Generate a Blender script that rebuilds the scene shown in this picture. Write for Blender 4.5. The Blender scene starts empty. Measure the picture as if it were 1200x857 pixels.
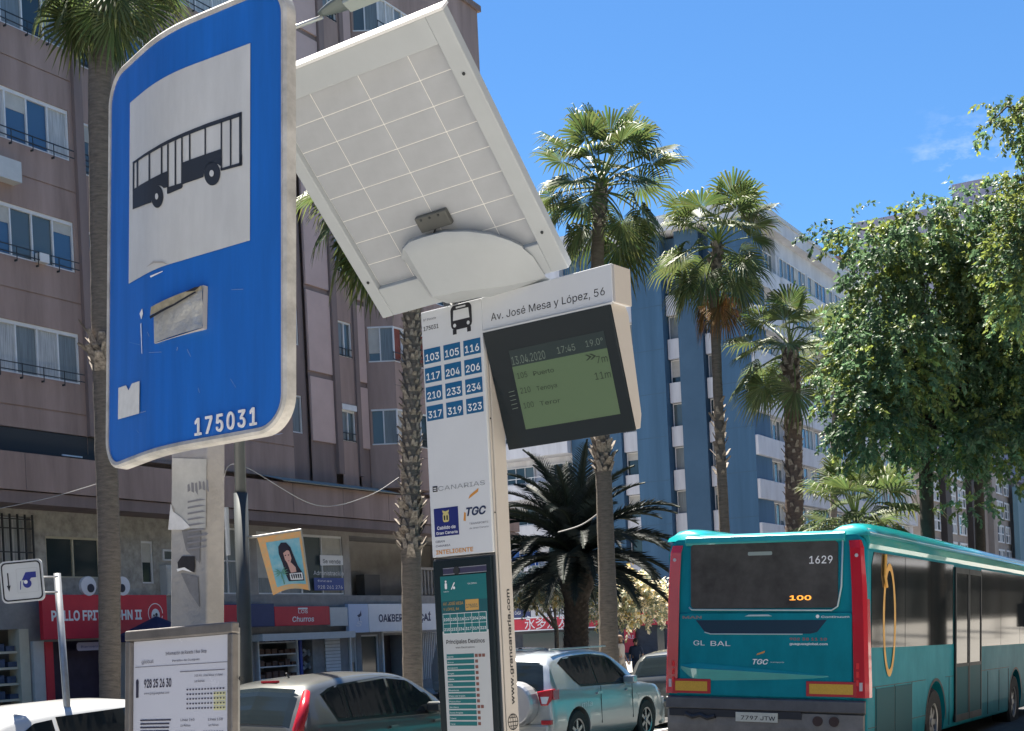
import bpy, bmesh, math, random
from mathutils import Vector, Matrix
random.seed(7)
R = math.radians
sc = bpy.context.scene
col = sc.collection

# ---------------------------------------------------------------- camera
FPX, ROLL, CX, CY, HC = 1600.0, 0.048, 600.0, 745.0, 2.02
cd = bpy.data.cameras.new('camera')
cam = bpy.data.objects.new('camera', cd)
col.objects.link(cam)
sc.camera = cam
cd.sensor_width = 36.0
cd.lens = 36.0 * FPX / 1200.0
cd.shift_y = (CY - 428.5) / 1200.0
cd.clip_start = 0.05
cd.clip_end = 3000
cam.matrix_world = Matrix.Translation((0, 0, HC)) @ Matrix.Rotation(R(90), 4, 'X') @ Matrix.Rotation(-ROLL, 4, 'Z')
sc.render.resolution_x, sc.render.resolution_y = 1024, 731

# ---------------------------------------------------------------- sky, sun, exposure
SUN_EL, SUN_AZ = R(66), R(-26)          # azimuth from +Y towards +X
wd = bpy.data.worlds.new('World'); sc.world = wd; wd.use_nodes = True
nt = wd.node_tree; nt.nodes.clear()
o_ = nt.nodes.new('ShaderNodeOutputWorld'); bg = nt.nodes.new('ShaderNodeBackground')
sk = nt.nodes.new('ShaderNodeTexSky'); sk.sky_type = 'NISHITA'; sk.sun_disc = False
sk.sun_elevation = SUN_EL; sk.sun_rotation = SUN_AZ
sk.air_density = 1.0; sk.dust_density = 0.0; sk.ozone_density = 4.0
bg.inputs[1].default_value = 0.045
# one faint wisp of cloud, placed by direction
tc = nt.nodes.new('ShaderNodeTexCoord')
mp = nt.nodes.new('ShaderNodeMapping')
nz = nt.nodes.new('ShaderNodeTexNoise'); nz.inputs['Scale'].default_value = 16; nz.inputs['Detail'].default_value = 8
nz.inputs['Roughness'].default_value = .62
mp.inputs['Scale'].default_value = (1, 1, 2.2)
nt.links.new(tc.outputs['Generated'], mp.inputs[0]); nt.links.new(mp.outputs[0], nz.inputs['Vector'])
def cloud(cdir, rad):
    ds = nt.nodes.new('ShaderNodeVectorMath'); ds.operation = 'DISTANCE'
    nt.links.new(tc.outputs['Generated'], ds.inputs[0]); ds.inputs[1].default_value = cdir
    mr = nt.nodes.new('ShaderNodeMapRange'); mr.inputs[1].default_value = rad; mr.inputs[2].default_value = 0
    mr.inputs[3].default_value = 0; mr.inputs[4].default_value = 1
    nt.links.new(ds.outputs['Value'], mr.inputs[0]); return mr.outputs[0]
cr = nt.nodes.new('ShaderNodeValToRGB'); cr.color_ramp.elements[0].position = .5; cr.color_ramp.elements[1].position = .85
nt.links.new(nz.outputs['Fac'], cr.inputs[0])
mu = nt.nodes.new('ShaderNodeMath'); mu.operation = 'MULTIPLY'
cdv = Vector((.345, 1, .325)).normalized()
nt.links.new(cloud(cdv, .05), mu.inputs[0]); nt.links.new(cr.outputs[0], mu.inputs[1])
mx = nt.nodes.new('ShaderNodeMix'); mx.data_type = 'RGBA'
nt.links.new(mu.outputs[0], mx.inputs[0]); tn = nt.nodes.new('ShaderNodeMix'); tn.data_type = 'RGBA'; tn.blend_type = 'MULTIPLY'; tn.inputs[0].default_value = 1; tn.inputs[7].default_value = (.52, .8, 1.0, 1)
nt.links.new(sk.outputs[0], tn.inputs[6]); nt.links.new(tn.outputs[2], mx.inputs[6]); mx.inputs[7].default_value = (7, 7.4, 8, 1)
nt.links.new(mx.outputs[2], bg.inputs[0]); nt.links.new(bg.outputs[0], o_.inputs[0])

sl = bpy.data.lights.new('sun', 'SUN'); sl.energy = 5.0; sl.angle = R(.5); sl.color = (1, .93, .82)
so = bpy.data.objects.new('sun', sl); col.objects.link(so)
sdir = Vector((math.sin(SUN_AZ) * math.cos(SUN_EL), math.cos(SUN_AZ) * math.cos(SUN_EL), math.sin(SUN_EL)))
so.rotation_euler = sdir.to_track_quat('Z', 'Y').to_euler(); so.location = (0, 0, 60)
sc.view_settings.view_transform = 'Standard'; sc.view_settings.look = 'None'
sc.view_settings.exposure = 1.95; sc.view_settings.gamma = 1.0
sc.cycles.max_bounces = 6; sc.cycles.transparent_max_bounces = 8

# ---------------------------------------------------------------- helpers
CAM = Vector((0, 0, HC))
def ray(u, v):
    a, b = u - CX, CY - v
    c, s = math.cos(ROLL), math.sin(ROLL)
    return Vector(((a * c + b * s) / FPX, 1, (-a * s + b * c) / FPX))
def at(u, v, Y):
    return CAM + ray(u, v) * Y
def frame(O, X, Y):
    X = Vector(X).normalized(); Y = Vector(Y).normalized(); Z = X.cross(Y).normalized(); Y = Z.cross(X)
    m = Matrix((X, Y, Z)).transposed().to_4x4(); m.translation = Vector(O); return m
def zrot(O, yaw):                      # x to the right of a viewer, y away from him; yaw turns clockwise
    c, s = math.cos(yaw), math.sin(yaw)
    return frame(O, (c, -s, 0), (s, c, 0))
def pick(M, u, v, c=0.0, ax=1):        # where the sight line meets the local plane (axis ax = c)
    Mi = M.inverted(); o = Mi @ CAM; d = Mi.to_3x3() @ ray(u, v)
    t = (c - o[ax]) / d[ax]; return o + d * t

_m = {}
def mat(name, rgb, rough=.6, metal=0., var=.0, scale=3., bump=.0, bscale=60., spec=.5, emit=None, stretch=None, coat=0., trans=0., attr=None, var2=None):
    if name in _m: return _m[name]
    m = bpy.data.materials.new(name); m.use_nodes = True; n = m.node_tree.nodes; l = m.node_tree.links
    b = n['Principled BSDF']
    b.inputs['Base Color'].default_value = (*rgb, 1); b.inputs['Roughness'].default_value = rough; b.inputs['Metallic'].default_value = metal
    b.inputs['Specular IOR Level'].default_value = spec; b.inputs['Coat Weight'].default_value = coat
    tcn = n.new('ShaderNodeTexCoord'); v = tcn.outputs['Object']
    if stretch:
        mpn = n.new('ShaderNodeMapping'); mpn.inputs['Scale'].default_value = stretch; l.new(v, mpn.inputs[0]); v = mpn.outputs[0]
    src = None
    if var > 0:
        t = n.new('ShaderNodeTexNoise'); t.inputs['Scale'].default_value = scale; t.inputs['Detail'].default_value = 7; t.inputs['Roughness'].default_value = .65
        l.new(v, t.inputs['Vector'])
        r = n.new('ShaderNodeValToRGB'); r.color_ramp.elements[0].position = .28; r.color_ramp.elements[1].position = .72
        lo = var2 if var2 else tuple(c * (1 - var) for c in rgb); hi = tuple(min(1, c * (1 + var * .5)) for c in rgb)
        r.color_ramp.elements[0].color = (*lo, 1); r.color_ramp.elements[1].color = (*hi, 1)
        l.new(t.outputs['Fac'], r.inputs[0]); src = r.outputs[0]
        rr = n.new('ShaderNodeMapRange'); rr.inputs[3].default_value = min(1, rough * 1.25); rr.inputs[4].default_value = rough * .85
        l.new(t.outputs['Fac'], rr.inputs[0]); l.new(rr.outputs[0], b.inputs['Roughness'])
    if attr:
        a = n.new('ShaderNodeAttribute'); a.attribute_name = attr
        mm = n.new('ShaderNodeMix'); mm.data_type = 'RGBA'; mm.blend_type = 'MULTIPLY'; mm.inputs[0].default_value = 1
        if src: l.new(src, mm.inputs[6])
        else: mm.inputs[6].default_value = (*rgb, 1)
        l.new(a.outputs['Color'], mm.inputs[7]); src = mm.outputs[2]
    if src: l.new(src, b.inputs['Base Color'])
    if bump > 0:
        t2 = n.new('ShaderNodeTexNoise'); t2.inputs['Scale'].default_value = bscale; t2.inputs['Detail'].default_value = 6
        l.new(v, t2.inputs['Vector'])
        bp = n.new('ShaderNodeBump'); bp.inputs['Strength'].default_value = bump; bp.inputs['Distance'].default_value = .02
        l.new(t2.outputs['Fac'], bp.inputs['Height']); l.new(bp.outputs[0], b.inputs['Normal'])
    if emit:
        b.inputs['Emission Color'].default_value = (*emit[:3], 1); b.inputs['Emission Strength'].default_value = emit[3]
    if trans > 0:                       # leaves let some light through
        tr = n.new('ShaderNodeBsdfTranslucent'); ms = n.new('ShaderNodeMixShader'); ms.inputs[0].default_value = trans
        if src: l.new(src, tr.inputs[0])
        else: tr.inputs[0].default_value = (*rgb, 1)
        hs = n.new('ShaderNodeHueSaturation'); hs.inputs['Saturation'].default_value = 1.15; hs.inputs['Value'].default_value = 1.7; hs.inputs['Hue'].default_value = .485
        if src: l.new(src, hs.inputs['Color'])
        else: hs.inputs['Color'].default_value = (*rgb, 1)
        l.new(hs.outputs[0], tr.inputs[0])
        l.new(b.outputs[0], ms.inputs[1]); l.new(tr.outputs[0], ms.inputs[2]); l.new(ms.outputs[0], n['Material Output'].inputs[0])
    _m[name] = m; return m

def tag(o, label=None, cat=None, group=None, kind=None):
    if label: o['label'] = label
    if cat: o['category'] = cat
    if group: o['group'] = group
    if kind: o['kind'] = kind
    return o
def root(name, M, label, cat, group=None):
    o = bpy.data.objects.new(name, None); col.objects.link(o); o.empty_display_size = .2
    o.matrix_world = M if isinstance(M, Matrix) else Matrix.Translation(M)
    return tag(o, label, cat, group)
def link(name, me, m, parent=None, M=None, smooth=False):
    o = bpy.data.objects.new(name, me); col.objects.link(o)
    if m and not me.materials: me.materials.append(m)
    if parent: o.parent = parent
    if M is not None: o.matrix_local = M
    if smooth: me.polygons.foreach_set('use_smooth', [True] * len(me.polygons))
    return o
def clone(o, M=None, label=None, **kw):
    c = o.copy(); col.objects.link(c)
    def rec(a, b):
        for ch in list(a.children):
            d = ch.copy(); col.objects.link(d); d.parent = b; rec(ch, d)
    rec(o, c)
    if M is not None: c.matrix_world = M
    if label: c['label'] = label
    return c

class B:
    def __init__(s): s.v = []; s.f = []; s.c = []
    def q(s, *p):
        n = len(s.v); s.v += [tuple(x) for x in p]; s.f.append(tuple(range(n, n + len(p)))); return s
    def box(s, x0, x1, y0, y1, z0, z1, M=None):
        if x0 > x1: x0, x1 = x1, x0
        if y0 > y1: y0, y1 = y1, y0
        if z0 > z1: z0, z1 = z1, z0
        P = [(x0,y0,z0),(x1,y0,z0),(x1,y1,z0),(x0,y1,z0),(x0,y0,z1),(x1,y0,z1),(x1,y1,z1),(x0,y1,z1)]
        if M is not None: P = [tuple(M @ Vector(p)) for p in P]
        n = len(s.v); s.v += P
        s.f += [tuple(n + i for i in f) for f in ((0,3,2,1),(4,5,6,7),(0,1,5,4),(1,2,6,5),(2,3,7,6),(3,0,4,7))]; return s
    def prism(s, poly, y0, y1, ax='y'):   # poly in (x, z) extruded along y; ax='x': poly in (y, z) along x; ax='z': (x, y) along z
        fn = {'y': lambda a, b, c: (a, c, b), 'x': lambda a, b, c: (c, a, b), 'z': lambda a, b, c: (a, b, c)}[ax]
        n = len(s.v); k = len(poly)
        s.v += [fn(a, b, y0) for a, b in poly] + [fn(a, b, y1) for a, b in poly]
        s.f.append(tuple(range(n, n + k))); s.f.append(tuple(reversed(range(n + k, n + 2 * k))))
        for i in range(k):
            j = (i + 1) % k; s.f.append((n + i, n + k + i, n + k + j, n + j))
        return s
    def tube(s, pts, r, n=8, caps=True):
        pts = [Vector(p) for p in pts]; rs = r if isinstance(r, (list, tuple)) else [r] * len(pts)
        base = len(s.v); up = None
        for i, p in enumerate(pts):
            d = (pts[min(i + 1, len(pts) - 1)] - pts[max(i - 1, 0)]).normalized()
            if up is None: up = Vector((0, 0, 1)) if abs(d.z) < .9 else Vector((1, 0, 0))
            x = d.cross(up)
            if x.length < 1e-4: x = d.cross(Vector((0, 1, 0)))
            x.normalize(); y = x.cross(d).normalized(); up = y
            for k in range(n):
                a = 2 * math.pi * k / n; s.v.append(tuple(p + (x * math.cos(a) + y * math.sin(a)) * rs[i]))
        for i in range(len(pts) - 1):
            for k in range(n):
                a = base + i * n + k; b = base + i * n + (k + 1) % n
                s.f.append((a, b, b + n, a + n))
        if caps:
            s.f.append(tuple(base + k for k in reversed(range(n)))); e = base + (len(pts) - 1) * n
            s.f.append(tuple(e + k for k in range(n)))
        return s
    def disc(s, c, ax, r, n=20, r2=None):
        c = Vector(c); ax = Vector(ax).normalized(); u = ax.orthogonal().normalized(); w = ax.cross(u)
        s.q(*[c + u * math.cos(2*math.pi*k/n) * r + w * math.sin(2*math.pi*k/n) * (r2 or r) for k in range(n)]); return s
    def mesh(s, name):
        me = bpy.data.meshes.new(name); me.from_pydata(s.v, [], s.f); me.update(); return me
    def make(s, name, m, parent=None, smooth=False, bev=0, M=None, fix=False, seg=2):
        me = s.mesh(name)
        if fix or bev:
            bm = bmesh.new(); bm.from_mesh(me); bmesh.ops.remove_doubles(bm, verts=bm.verts, dist=1e-5)
            bmesh.ops.recalc_face_normals(bm, faces=bm.faces); bm.to_mesh(me); bm.free()
        o = link(name, me, m, parent, M, smooth)
        if bev:
            md = o.modifiers.new('bevel', 'BEVEL'); md.width = bev; md.segments = seg; md.limit_method = 'ANGLE'; md.angle_limit = R(35)
        return o

def holed(b, x0, x1, z0, z1, holes, y=0., rev=.2):
    """wall in the plane y with rectangular openings (x0,x1,z0,z1[,depth,back]) and their reveals"""
    xs = sorted({x0, x1, *[h[0] for h in holes], *[h[1] for h in holes]}); zs = sorted({z0, z1, *[h[2] for h in holes], *[h[3] for h in holes]})
    xs = [x for x in xs if x0 - 1e-6 <= x <= x1 + 1e-6]; zs = [z for z in zs if z0 - 1e-6 <= z <= z1 + 1e-6]
    for i in range(len(xs) - 1):
        for j in range(len(zs) - 1):
            cx, cz = (xs[i] + xs[i+1]) / 2, (zs[j] + zs[j+1]) / 2
            if any(h[0] < cx < h[1] and h[2] < cz < h[3] for h in holes): continue
            b.q((xs[i], y, zs[j]), (xs[i+1], y, zs[j]), (xs[i+1], y, zs[j+1]), (xs[i], y, zs[j+1]))
    for h in holes:
        a, c, d, e = h[:4]; r = h[4] if len(h) > 4 else rev
        b.q((a, y, d), (a, y + r, d), (c, y + r, d), (c, y, d)); b.q((a, y, e), (c, y, e), (c, y + r, e), (a, y + r, e))
        b.q((a, y, d), (a, y, e), (a, y + r, e), (a, y + r, d)); b.q((c, y, d), (c, y + r, d), (c, y + r, e), (c, y, e))
        if len(h) > 5 and h[5]: b.q((a, y + r, d), (c, y + r, d), (c, y + r, e), (a, y + r, e))
    return b

def bundled_font(fn):                  # a typeface that ships with Blender itself; the built-in one where it is missing
    try: return bpy.data.fonts.load(bpy.utils.resource_path('LOCAL') + '/datafiles/fonts/' + fn)
    except Exception: return None
F_SANS = bundled_font('Inter.woff2')
def textmesh(s, bold=0., shear=0., space=1.):
    cu = bpy.data.curves.new('t', 'FONT'); cu.body = s; cu.size = 1; cu.offset = bold if not F_SANS else 0; cu.shear = shear; cu.resolution_u = 3; cu.space_character = space
    if F_SANS and all(ord(c) < 0x2000 for c in s): cu.font = F_SANS
    ob = bpy.data.objects.new('t', cu); me = bpy.data.meshes.new_from_object(ob)
    bpy.data.objects.remove(ob); bpy.data.curves.remove(cu)
    if F_SANS and abs(bold) > 1e-6 and len(me.vertices):          # embolden: push the outline outwards
        bm = bmesh.new(); bm.from_mesh(me); bmesh.ops.remove_doubles(bm, verts=bm.verts, dist=1e-5); push = {}
        for e in bm.edges:
            if len(e.link_faces) != 1: continue
            c = e.link_faces[0].calc_center_median(); d = (e.verts[1].co - e.verts[0].co); nn = Vector((d.y, -d.x, 0))
            if nn.length < 1e-7: continue
            nn.normalize()
            if e.link_loops[0].vert != e.verts[0]: nn = -nn
            if e.link_faces[0].normal.z < 0: nn = -nn
            for v in e.verts: push.setdefault(v, []).append(nn)
        for v, l in push.items():
            q = sum(l, Vector()); 
            if q.length > .3: v.co += q.normalized() * bold * min(1.8, 2 / q.length if len(l) == 2 else 1)
        bm.to_mesh(me); bm.free()
    return me
def text(parent, s, x, z, h, w=None, y=-.002, m=None, name='lettering', bold=.0, shear=0., rot=0., drape=None, axis='y', anchor='l', space=1., depth=0., cap=.72):
    """lettering standing in the local plane y = const (axis 'y', seen from -y) or x = const (axis 'x', seen from +x)"""
    me = textmesh(s, bold, shear, space); vs = [v.co.copy() for v in me.vertices]
    if not vs: return None
    ax0, ax1 = min(v.x for v in vs), max(v.x for v in vs); sz = h / cap
    sx = (w / (ax1 - ax0)) if w else sz
    ww = (ax1 - ax0) * sx; off = {'l': 0, 'c': -ww / 2, 'r': -ww}[anchor]
    cr, srr = math.cos(rot), math.sin(rot)
    def pos(a, b, d):
        a, b = a * cr - b * srr + x, a * srr + b * cr + z
        return Vector((a, y + d, b)) if axis == 'y' else Vector((y - d, a, b))
    if drape or depth:
        bm = bmesh.new(); bm.from_mesh(me)
        if depth:
            g = bmesh.ops.extrude_face_region(bm, geom=bm.faces[:]); 
            for e_ in g['geom']:
                if isinstance(e_, bmesh.types.BMVert): e_.co.z = 1
        bm.to_mesh(me); bm.free()
    for v in me.vertices:
        a = (v.co.x - ax0) * sx + off; b = v.co.y * sz
        p = pos(a, b, -depth if v.co.z > .5 else 0)
        if drape: p.y += drape(p.x)
        v.co = p
    if drape: pass
    return link(name, me, m, parent)

def poly_obj(name, m, parent, polys, y=0., drape=None, smooth=False):
    """flat print: polygons given as (x, z) lists in the local plane y"""
    bm = bmesh.new()
    for p in polys:
        vs = [bm.verts.new((a, 0, b)) for a, b in p]
        try: bm.faces.new(vs)
        except ValueError: pass
    if drape:
        xs = [v.co.x for v in bm.verts]; x = math.floor(min(xs) / .02) * .02
        while x < max(xs):
            bmesh.ops.bisect_plane(bm, geom=bm.verts[:] + bm.edges[:] + bm.faces[:], plane_co=(x, 0, 0), plane_no=(1, 0, 0)); x += .02
    bmesh.ops.recalc_face_normals(bm, faces=bm.faces)
    for f in bm.faces:
        if f.normal.y > 0: f.normal_flip()
    for v in bm.verts: v.co.y = y + (drape(v.co.x) if drape else 0)
    me = bpy.data.meshes.new(name); bm.to_mesh(me); bm.free()
    o = link(name, me, m, parent)
    if name.startswith('printed_'): o['kind'] = 'stuff'
    return o
def rrect(x0, x1, z0, z1, r, n=6):
    P = []
    for cx, cz, a0 in ((x1-r, z1-r, 0), (x0+r, z1-r, 90), (x0+r, z0+r, 180), (x1-r, z0+r, 270)):
        for k in range(n + 1):
            a = R(a0 + 90 * k / n); P.append((cx + r * math.cos(a), cz + r * math.sin(a)))
    return P
def circ(cx, cz, r, n=20, rz=None, a0=0, a1=360):
    return [(cx + r * math.cos(R(a0 + (a1 - a0) * k / n)), cz + (rz or r) * math.sin(R(a0 + (a1 - a0) * k / n))) for k in range(n + (0 if a1 - a0 == 360 else 1))]

EV = Vector((.5, .8660254, 0)); NV = Vector((-.8660254, .5, 0))     # along the avenue; across it to the left
def st(s, n_, z=0.): return EV * s + NV * n_ + Vector((0, 0, z))

# ---------------------------------------------------------------- common materials
white_paint = mat('white_paint', (.74, .75, .74), .42, var=.07, scale=6, bump=.03, bscale=200)
grey_paint = mat('grey_paint', (.56, .57, .56), .5, var=.08, scale=5)
glass_dark = mat('glass_dark', (.03, .045, .05), .07, spec=.7)
glass_car = mat('glass_car', (.014, .02, .024), .05, spec=.35)
glass_sky = mat('glass_sky', (.05, .11, .2), .08, spec=.8)  # blue base colour stands for sky mirrored in the pane
glass_grey = mat('glass_grey', (.09, .115, .12), .1, spec=.7)
black_rub = mat('black_rubber', (.02, .02, .021), .75, var=.3, scale=20)
dark_metal = mat('dark_metal', (.04, .045, .05), .5, .3, var=.2)
steel = mat('steel', (.42, .42, .41), .4, .8, var=.15, scale=8)
chrome = mat('chrome', (.6, .6, .6), .15, 1.)
print_black = mat('print_black', (.02, .02, .025), .6)
print_white = mat('print_white', (.85, .85, .85), .5)
# ---------------------------------------------------------------- ground, avenue, kerbs
asphalt = mat('asphalt', (.06, .059, .058), .85, var=.35, scale=1.2, bump=.25, bscale=90)
paving = mat('paving', (.34, .325, .3), .8, var=.3, scale=2.5, bump=.15, bscale=40)
earth = mat('earth', (.13, .12, .1), .95, var=.3, scale=.2)
kerbm = mat('kerb_stone', (.34, .33, .31), .8, var=.25, scale=3, bump=.1)
paintw = mat('road_paint', (.7, .7, .68), .7, var=.2, scale=5)
g = B(); g.q((-900, -900, -.3), (1500, -900, -.3), (1500, 2000, -.3), (-900, 2000, -.3))
tag(g.make('ground', earth), kind='structure')
S0, S1 = -70, 420
def strip(name, prof, m):
    b = B()
    for (n0, z0), (n1, z1) in zip(prof[:-1], prof[1:]):
        for s in range(S0, S1, 35):
            b.q(st(s, n0, z0), st(s + 35, n0, z0), st(s + 35, n1, z1), st(s, n1, z1))
    o = b.make(name, m, fix=True); return tag(o, kind='structure')
strip('road', [(3.42, .06), (4.5, .108), (7.05, .222), (10, .1), (13.6, -.02)], asphalt)
strip('side_road', [(20.6, .0), (23, .05), (25.7, 0)], asphalt)
strip('pavement', [(-14, .17), (3.25, .17)], paving)
strip('central_pavement', [(13.9, .13), (20.3, .13)], paving)
strip('far_pavement', [(26, .14), (29.2, .14)], paving)
strip('plaza', [(29.25, .132), (130, .132)], paving)
for n0, n1, z in ((3.25, 3.42, .19), (13.6, 13.9, .13), (20.3, 20.6, .13), (25.7, 26.0, .14)):
    b = B(); s = S0
    while s < 160:
        p = [st(s, n0), st(s + .985, n0), st(s + .985, n1), st(s, n1)]
        b.f += [tuple(len(b.v) + i for i in f) for f in ((4,5,6,7),(0,1,5,4),(1,2,6,5),(2,3,7,6),(3,0,4,7))]
        b.v += [(q.x, q.y, -.25) for q in p] + [(q.x, q.y, z + .004) for q in p]; s += 1
    tag(b.make('kerb', kerbm), kind='structure')
b = B()
for s in range(-20, 150, 7):
    for n_, z in ((7.55, .2), (10.6, .083)):
        zz = z + .006; zb = zz - (.0062 if n_ < 9 else .005)
        b.q(st(s, n_, zz), st(s + 3, n_, zz), st(s + 3, n_ + .12, zb), st(s, n_ + .12, zb))
tag(b.make('lane_marking', paintw), kind='structure')

# ---------------------------------------------------------------- window builder (facade frame: x along, y into the wall, z up)
curtain = mat('curtain', (.5, .52, .53), .8, var=.5, scale=7, stretch=(6, 1, .25), spec=.5)
curtain2 = mat('net_curtain', (.2, .23, .24), .35, var=.45, scale=6, stretch=(7, 1, .2), spec=.6)
alu = mat('window_frame_white', (.72, .72, .72), .5, var=.1)
alu_y = mat('window_frame_cream', (.5, .46, .34), .5, var=.1)
red_blind = mat('red_blind', (.25, .07, .05), .8, var=.2)
rnd = random.Random(3); blind_m = mat('roller_blind', (.5, .49, .45), .7, var=.15, scale=3)
def window(parent, x0, x1, z0, z1, y, n=2, fm=None, t=.045, panes=None, top=.06, rails=0, name='window'):
    fm = fm or alu; b = B(); d = .07
    b.box(x0, x1, y - d, y + .02, z1 - top, z1); b.box(x0, x1, y - d, y + .02, z0, z0 + t)
    w = (x1 - x0) / n
    for k in range(n + 1):
        c = x0 + k * w; a0, a1 = (c - t/2, c + t/2) if 0 < k < n else ((c, c + t) if k == 0 else (c - t, c))
        b.box(a0, a1, y - d + .003, y + .017, z0 + t, z1 - top)
    for r in range(rails):
        zz = z0 + (z1 - z0) * (r + 1) / (rails + 1); b.box(x0 + t, x1 - t, y - d + .006, y + .014, zz - t/2, zz + t/2)
    f = b.make(name, fm, parent)
    for k in range(n):
        pm = panes[k % len(panes)] if panes else rnd.choice([glass_dark, glass_dark, curtain, curtain2, glass_grey, glass_sky])
        c = B().q((x0 + k*w + t*.4, y - .012, z0 + t*.5), (x0 + (k+1)*w - t*.4, y - .012, z0 + t*.5), (x0 + (k+1)*w - t*.4, y - .012, z1 - top*.5), (x0 + k*w + t*.4, y - .012, z1 - top*.5))
        c.make('pane', pm, f)
        if z1 - z0 > .9 and pm is not red_blind and rnd.random() < .28:          # a roller blind let part of the way down
            h_ = (z1 - z0) * rnd.choice([.2, .3, .45, .7]); B().box(x0 + k*w + t*.6, x0 + (k+1)*w - t*.6, y - .03, y - .014, z1 - top - h_, z1 - top + .001).make('blind', blind_m, f)
    return f
def railing(parent, x0, x1, z0, z1, y, n=3, step=.75, m=None, r=.014, curl=False):
    b = B()
    for k in range(n):
        z = z0 + (z1 - z0) * k / max(1, n - 1); b.box(x0, x1, y - r, y + r, z - r, z + r)
    x = x0 + .02
    while x < x1:
        b.box(x - r * .8, x + r * .8, y - r * .7, y + r * .7, z0 - (.16 if curl else .03), z1 + .02)
        if curl: b.box(x - r, x + r, y - .001, y + .1, z0 - .19, z0 - .14)
        x += step
    return b.make('railing', m or dark_metal, parent)

# ================================================================ brown apartment block
FB = frame(NV * 29, EV, NV)
def fac(u, v, c=0.): p = pick(FB, u, v, c); return p.x, p.z
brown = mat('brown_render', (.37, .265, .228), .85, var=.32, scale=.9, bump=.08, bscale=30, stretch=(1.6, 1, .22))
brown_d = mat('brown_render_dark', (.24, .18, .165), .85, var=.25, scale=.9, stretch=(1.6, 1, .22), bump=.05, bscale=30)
pink = mat('pink_tile', (.56, .41, .37), .7, var=.1, scale=1.)
soff = mat('recess_shade', (.035, .04, .045), .8)
stone = mat('rubble_stone', (.42, .4, .36), .85, var=.45, scale=3.5, bump=.6, bscale=6)
render_g = mat('grey_render', (.36, .34, .32), .85, var=.25, scale=1.5, bump=.1)
apt = root('apartment_building', FB, 'brown high apartment block with rows of sliding windows over the shops on the left', 'building')
TOP = 28.4
TA = [10.95 + 3.1 * k for k in range(6)]
T2 = [10.45 + 3.02 * k for k in range(6)]
def wallpart(x0, x1, z0, z1, holes, y, m, rev=.2, nm='wall'):
    return holed(B(), x0, x1, z0, z1, holes, y, rev).make(nm, m, apt)
def rowholes(x0, x1, T, h, rev=.2): return [(x0, x1, t - h, t, rev) for t in T if t < TOP - .3]
gro = lambda x0, x1, T: [(x0, x1, t + .83, t + .87, .03, True) for t in [7.85] + list(T) if t + .9 < TOP]
wallpart(14, 27.15, 8.12, TOP, rowholes(15, 20.6, TA, 1.4) + rowholes(21.3, 27.0, TA, 1.4) + gro(14.01, 27.14, TA), 0, brown)
wallpart(28.5, 36.2, 7.62, TOP, rowholes(29.3, 35.6, TA, 1.4) + gro(28.51, 36.19, TA), 0, brown)
for a, c in ((14, 27.15), (28.5, 36.2)):                                                     # ends of the proud slabs
    for q_ in (a, c): B().q((q_, 0, 7.62), (q_, .4, 7.62), (q_, .4, TOP), (q_, 0, TOP)).make('wall_return', brown, apt)
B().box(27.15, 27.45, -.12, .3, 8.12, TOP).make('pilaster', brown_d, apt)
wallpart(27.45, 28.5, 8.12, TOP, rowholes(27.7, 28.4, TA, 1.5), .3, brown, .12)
for t in TA:
    if t > TOP - .5: continue
    for a, c, n in ((15, 20.6, 8), (21.3, 27.0, 8), (29.3, 35.6, 8)):
        pn = [rnd.choice([curtain, curtain, curtain2, glass_dark, glass_sky]) for _ in range(n)]
        if a == 21.3:
            i = int(round((t - 10.95) / 3.1))
            pn = {0: [curtain]*4 + [curtain, curtain2, curtain, curtain2], 1: [glass_dark, curtain, glass_dark, glass_dark, glass_sky, glass_grey, glass_grey, glass_sky],
                  2: [curtain, glass_dark, curtain, glass_dark, curtain, glass_sky, glass_sky, curtain]}.get(i, pn)
        window(apt, a, c, t - 1.4, t, .1, n, panes=pn, top=.1)
        railing(apt, a, c, t - 1.36, t - 1.16, -.16, 2, .71, curl=True, r=.012)
    window(apt, 27.7, 28.4, t - 1.5, t, .38, 1, panes=[glass_grey])
    railing(apt, 27.5, 28.45, t - 1.45, t - .95, .2, 4, .4, r=.014)
# right half: recessed dark bay, pink panels, narrow windows, corner bay
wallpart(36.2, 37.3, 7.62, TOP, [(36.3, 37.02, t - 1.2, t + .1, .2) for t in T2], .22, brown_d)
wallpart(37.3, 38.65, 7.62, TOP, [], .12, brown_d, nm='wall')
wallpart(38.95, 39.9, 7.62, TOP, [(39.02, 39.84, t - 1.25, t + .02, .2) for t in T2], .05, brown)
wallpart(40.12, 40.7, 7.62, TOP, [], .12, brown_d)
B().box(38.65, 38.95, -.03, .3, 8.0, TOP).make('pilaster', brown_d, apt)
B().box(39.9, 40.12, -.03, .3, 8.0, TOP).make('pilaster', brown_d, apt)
for k in range(-1, 7):
    z0, z1 = 8.48 + 2.98 * k, 11.26 + 2.98 * k
    z0 = max(z0, 9.05); z1 = min(z1, TOP - .05)
    if z1 < z0 + .4: continue
    B().box(37.34, 38.62, .05, .119, z0, z1).make('panel', pink, apt)
    B().box(40.15, 40.67, .05, .119, z0, z1).make('panel', pink, apt)
for i, t in enumerate(T2):
    window(apt, 36.3, 37.02, t - 1.2, t + .1, .32, 1, panes=[curtain2])
    window(apt, 39.02, 39.84, t - 1.25, t + .02 - (.16 if i == 0 else 0), .16, 2, panes=[curtain2, glass_grey])
    railing(apt, 39.03, 39.83, t - 1.2, t - .95, .06, 2, .2)
    if i == 0: B().box(39.0, 39.86, -.02, .14, t - .14, t + .06).make('shutter_box', alu, apt)
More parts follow.
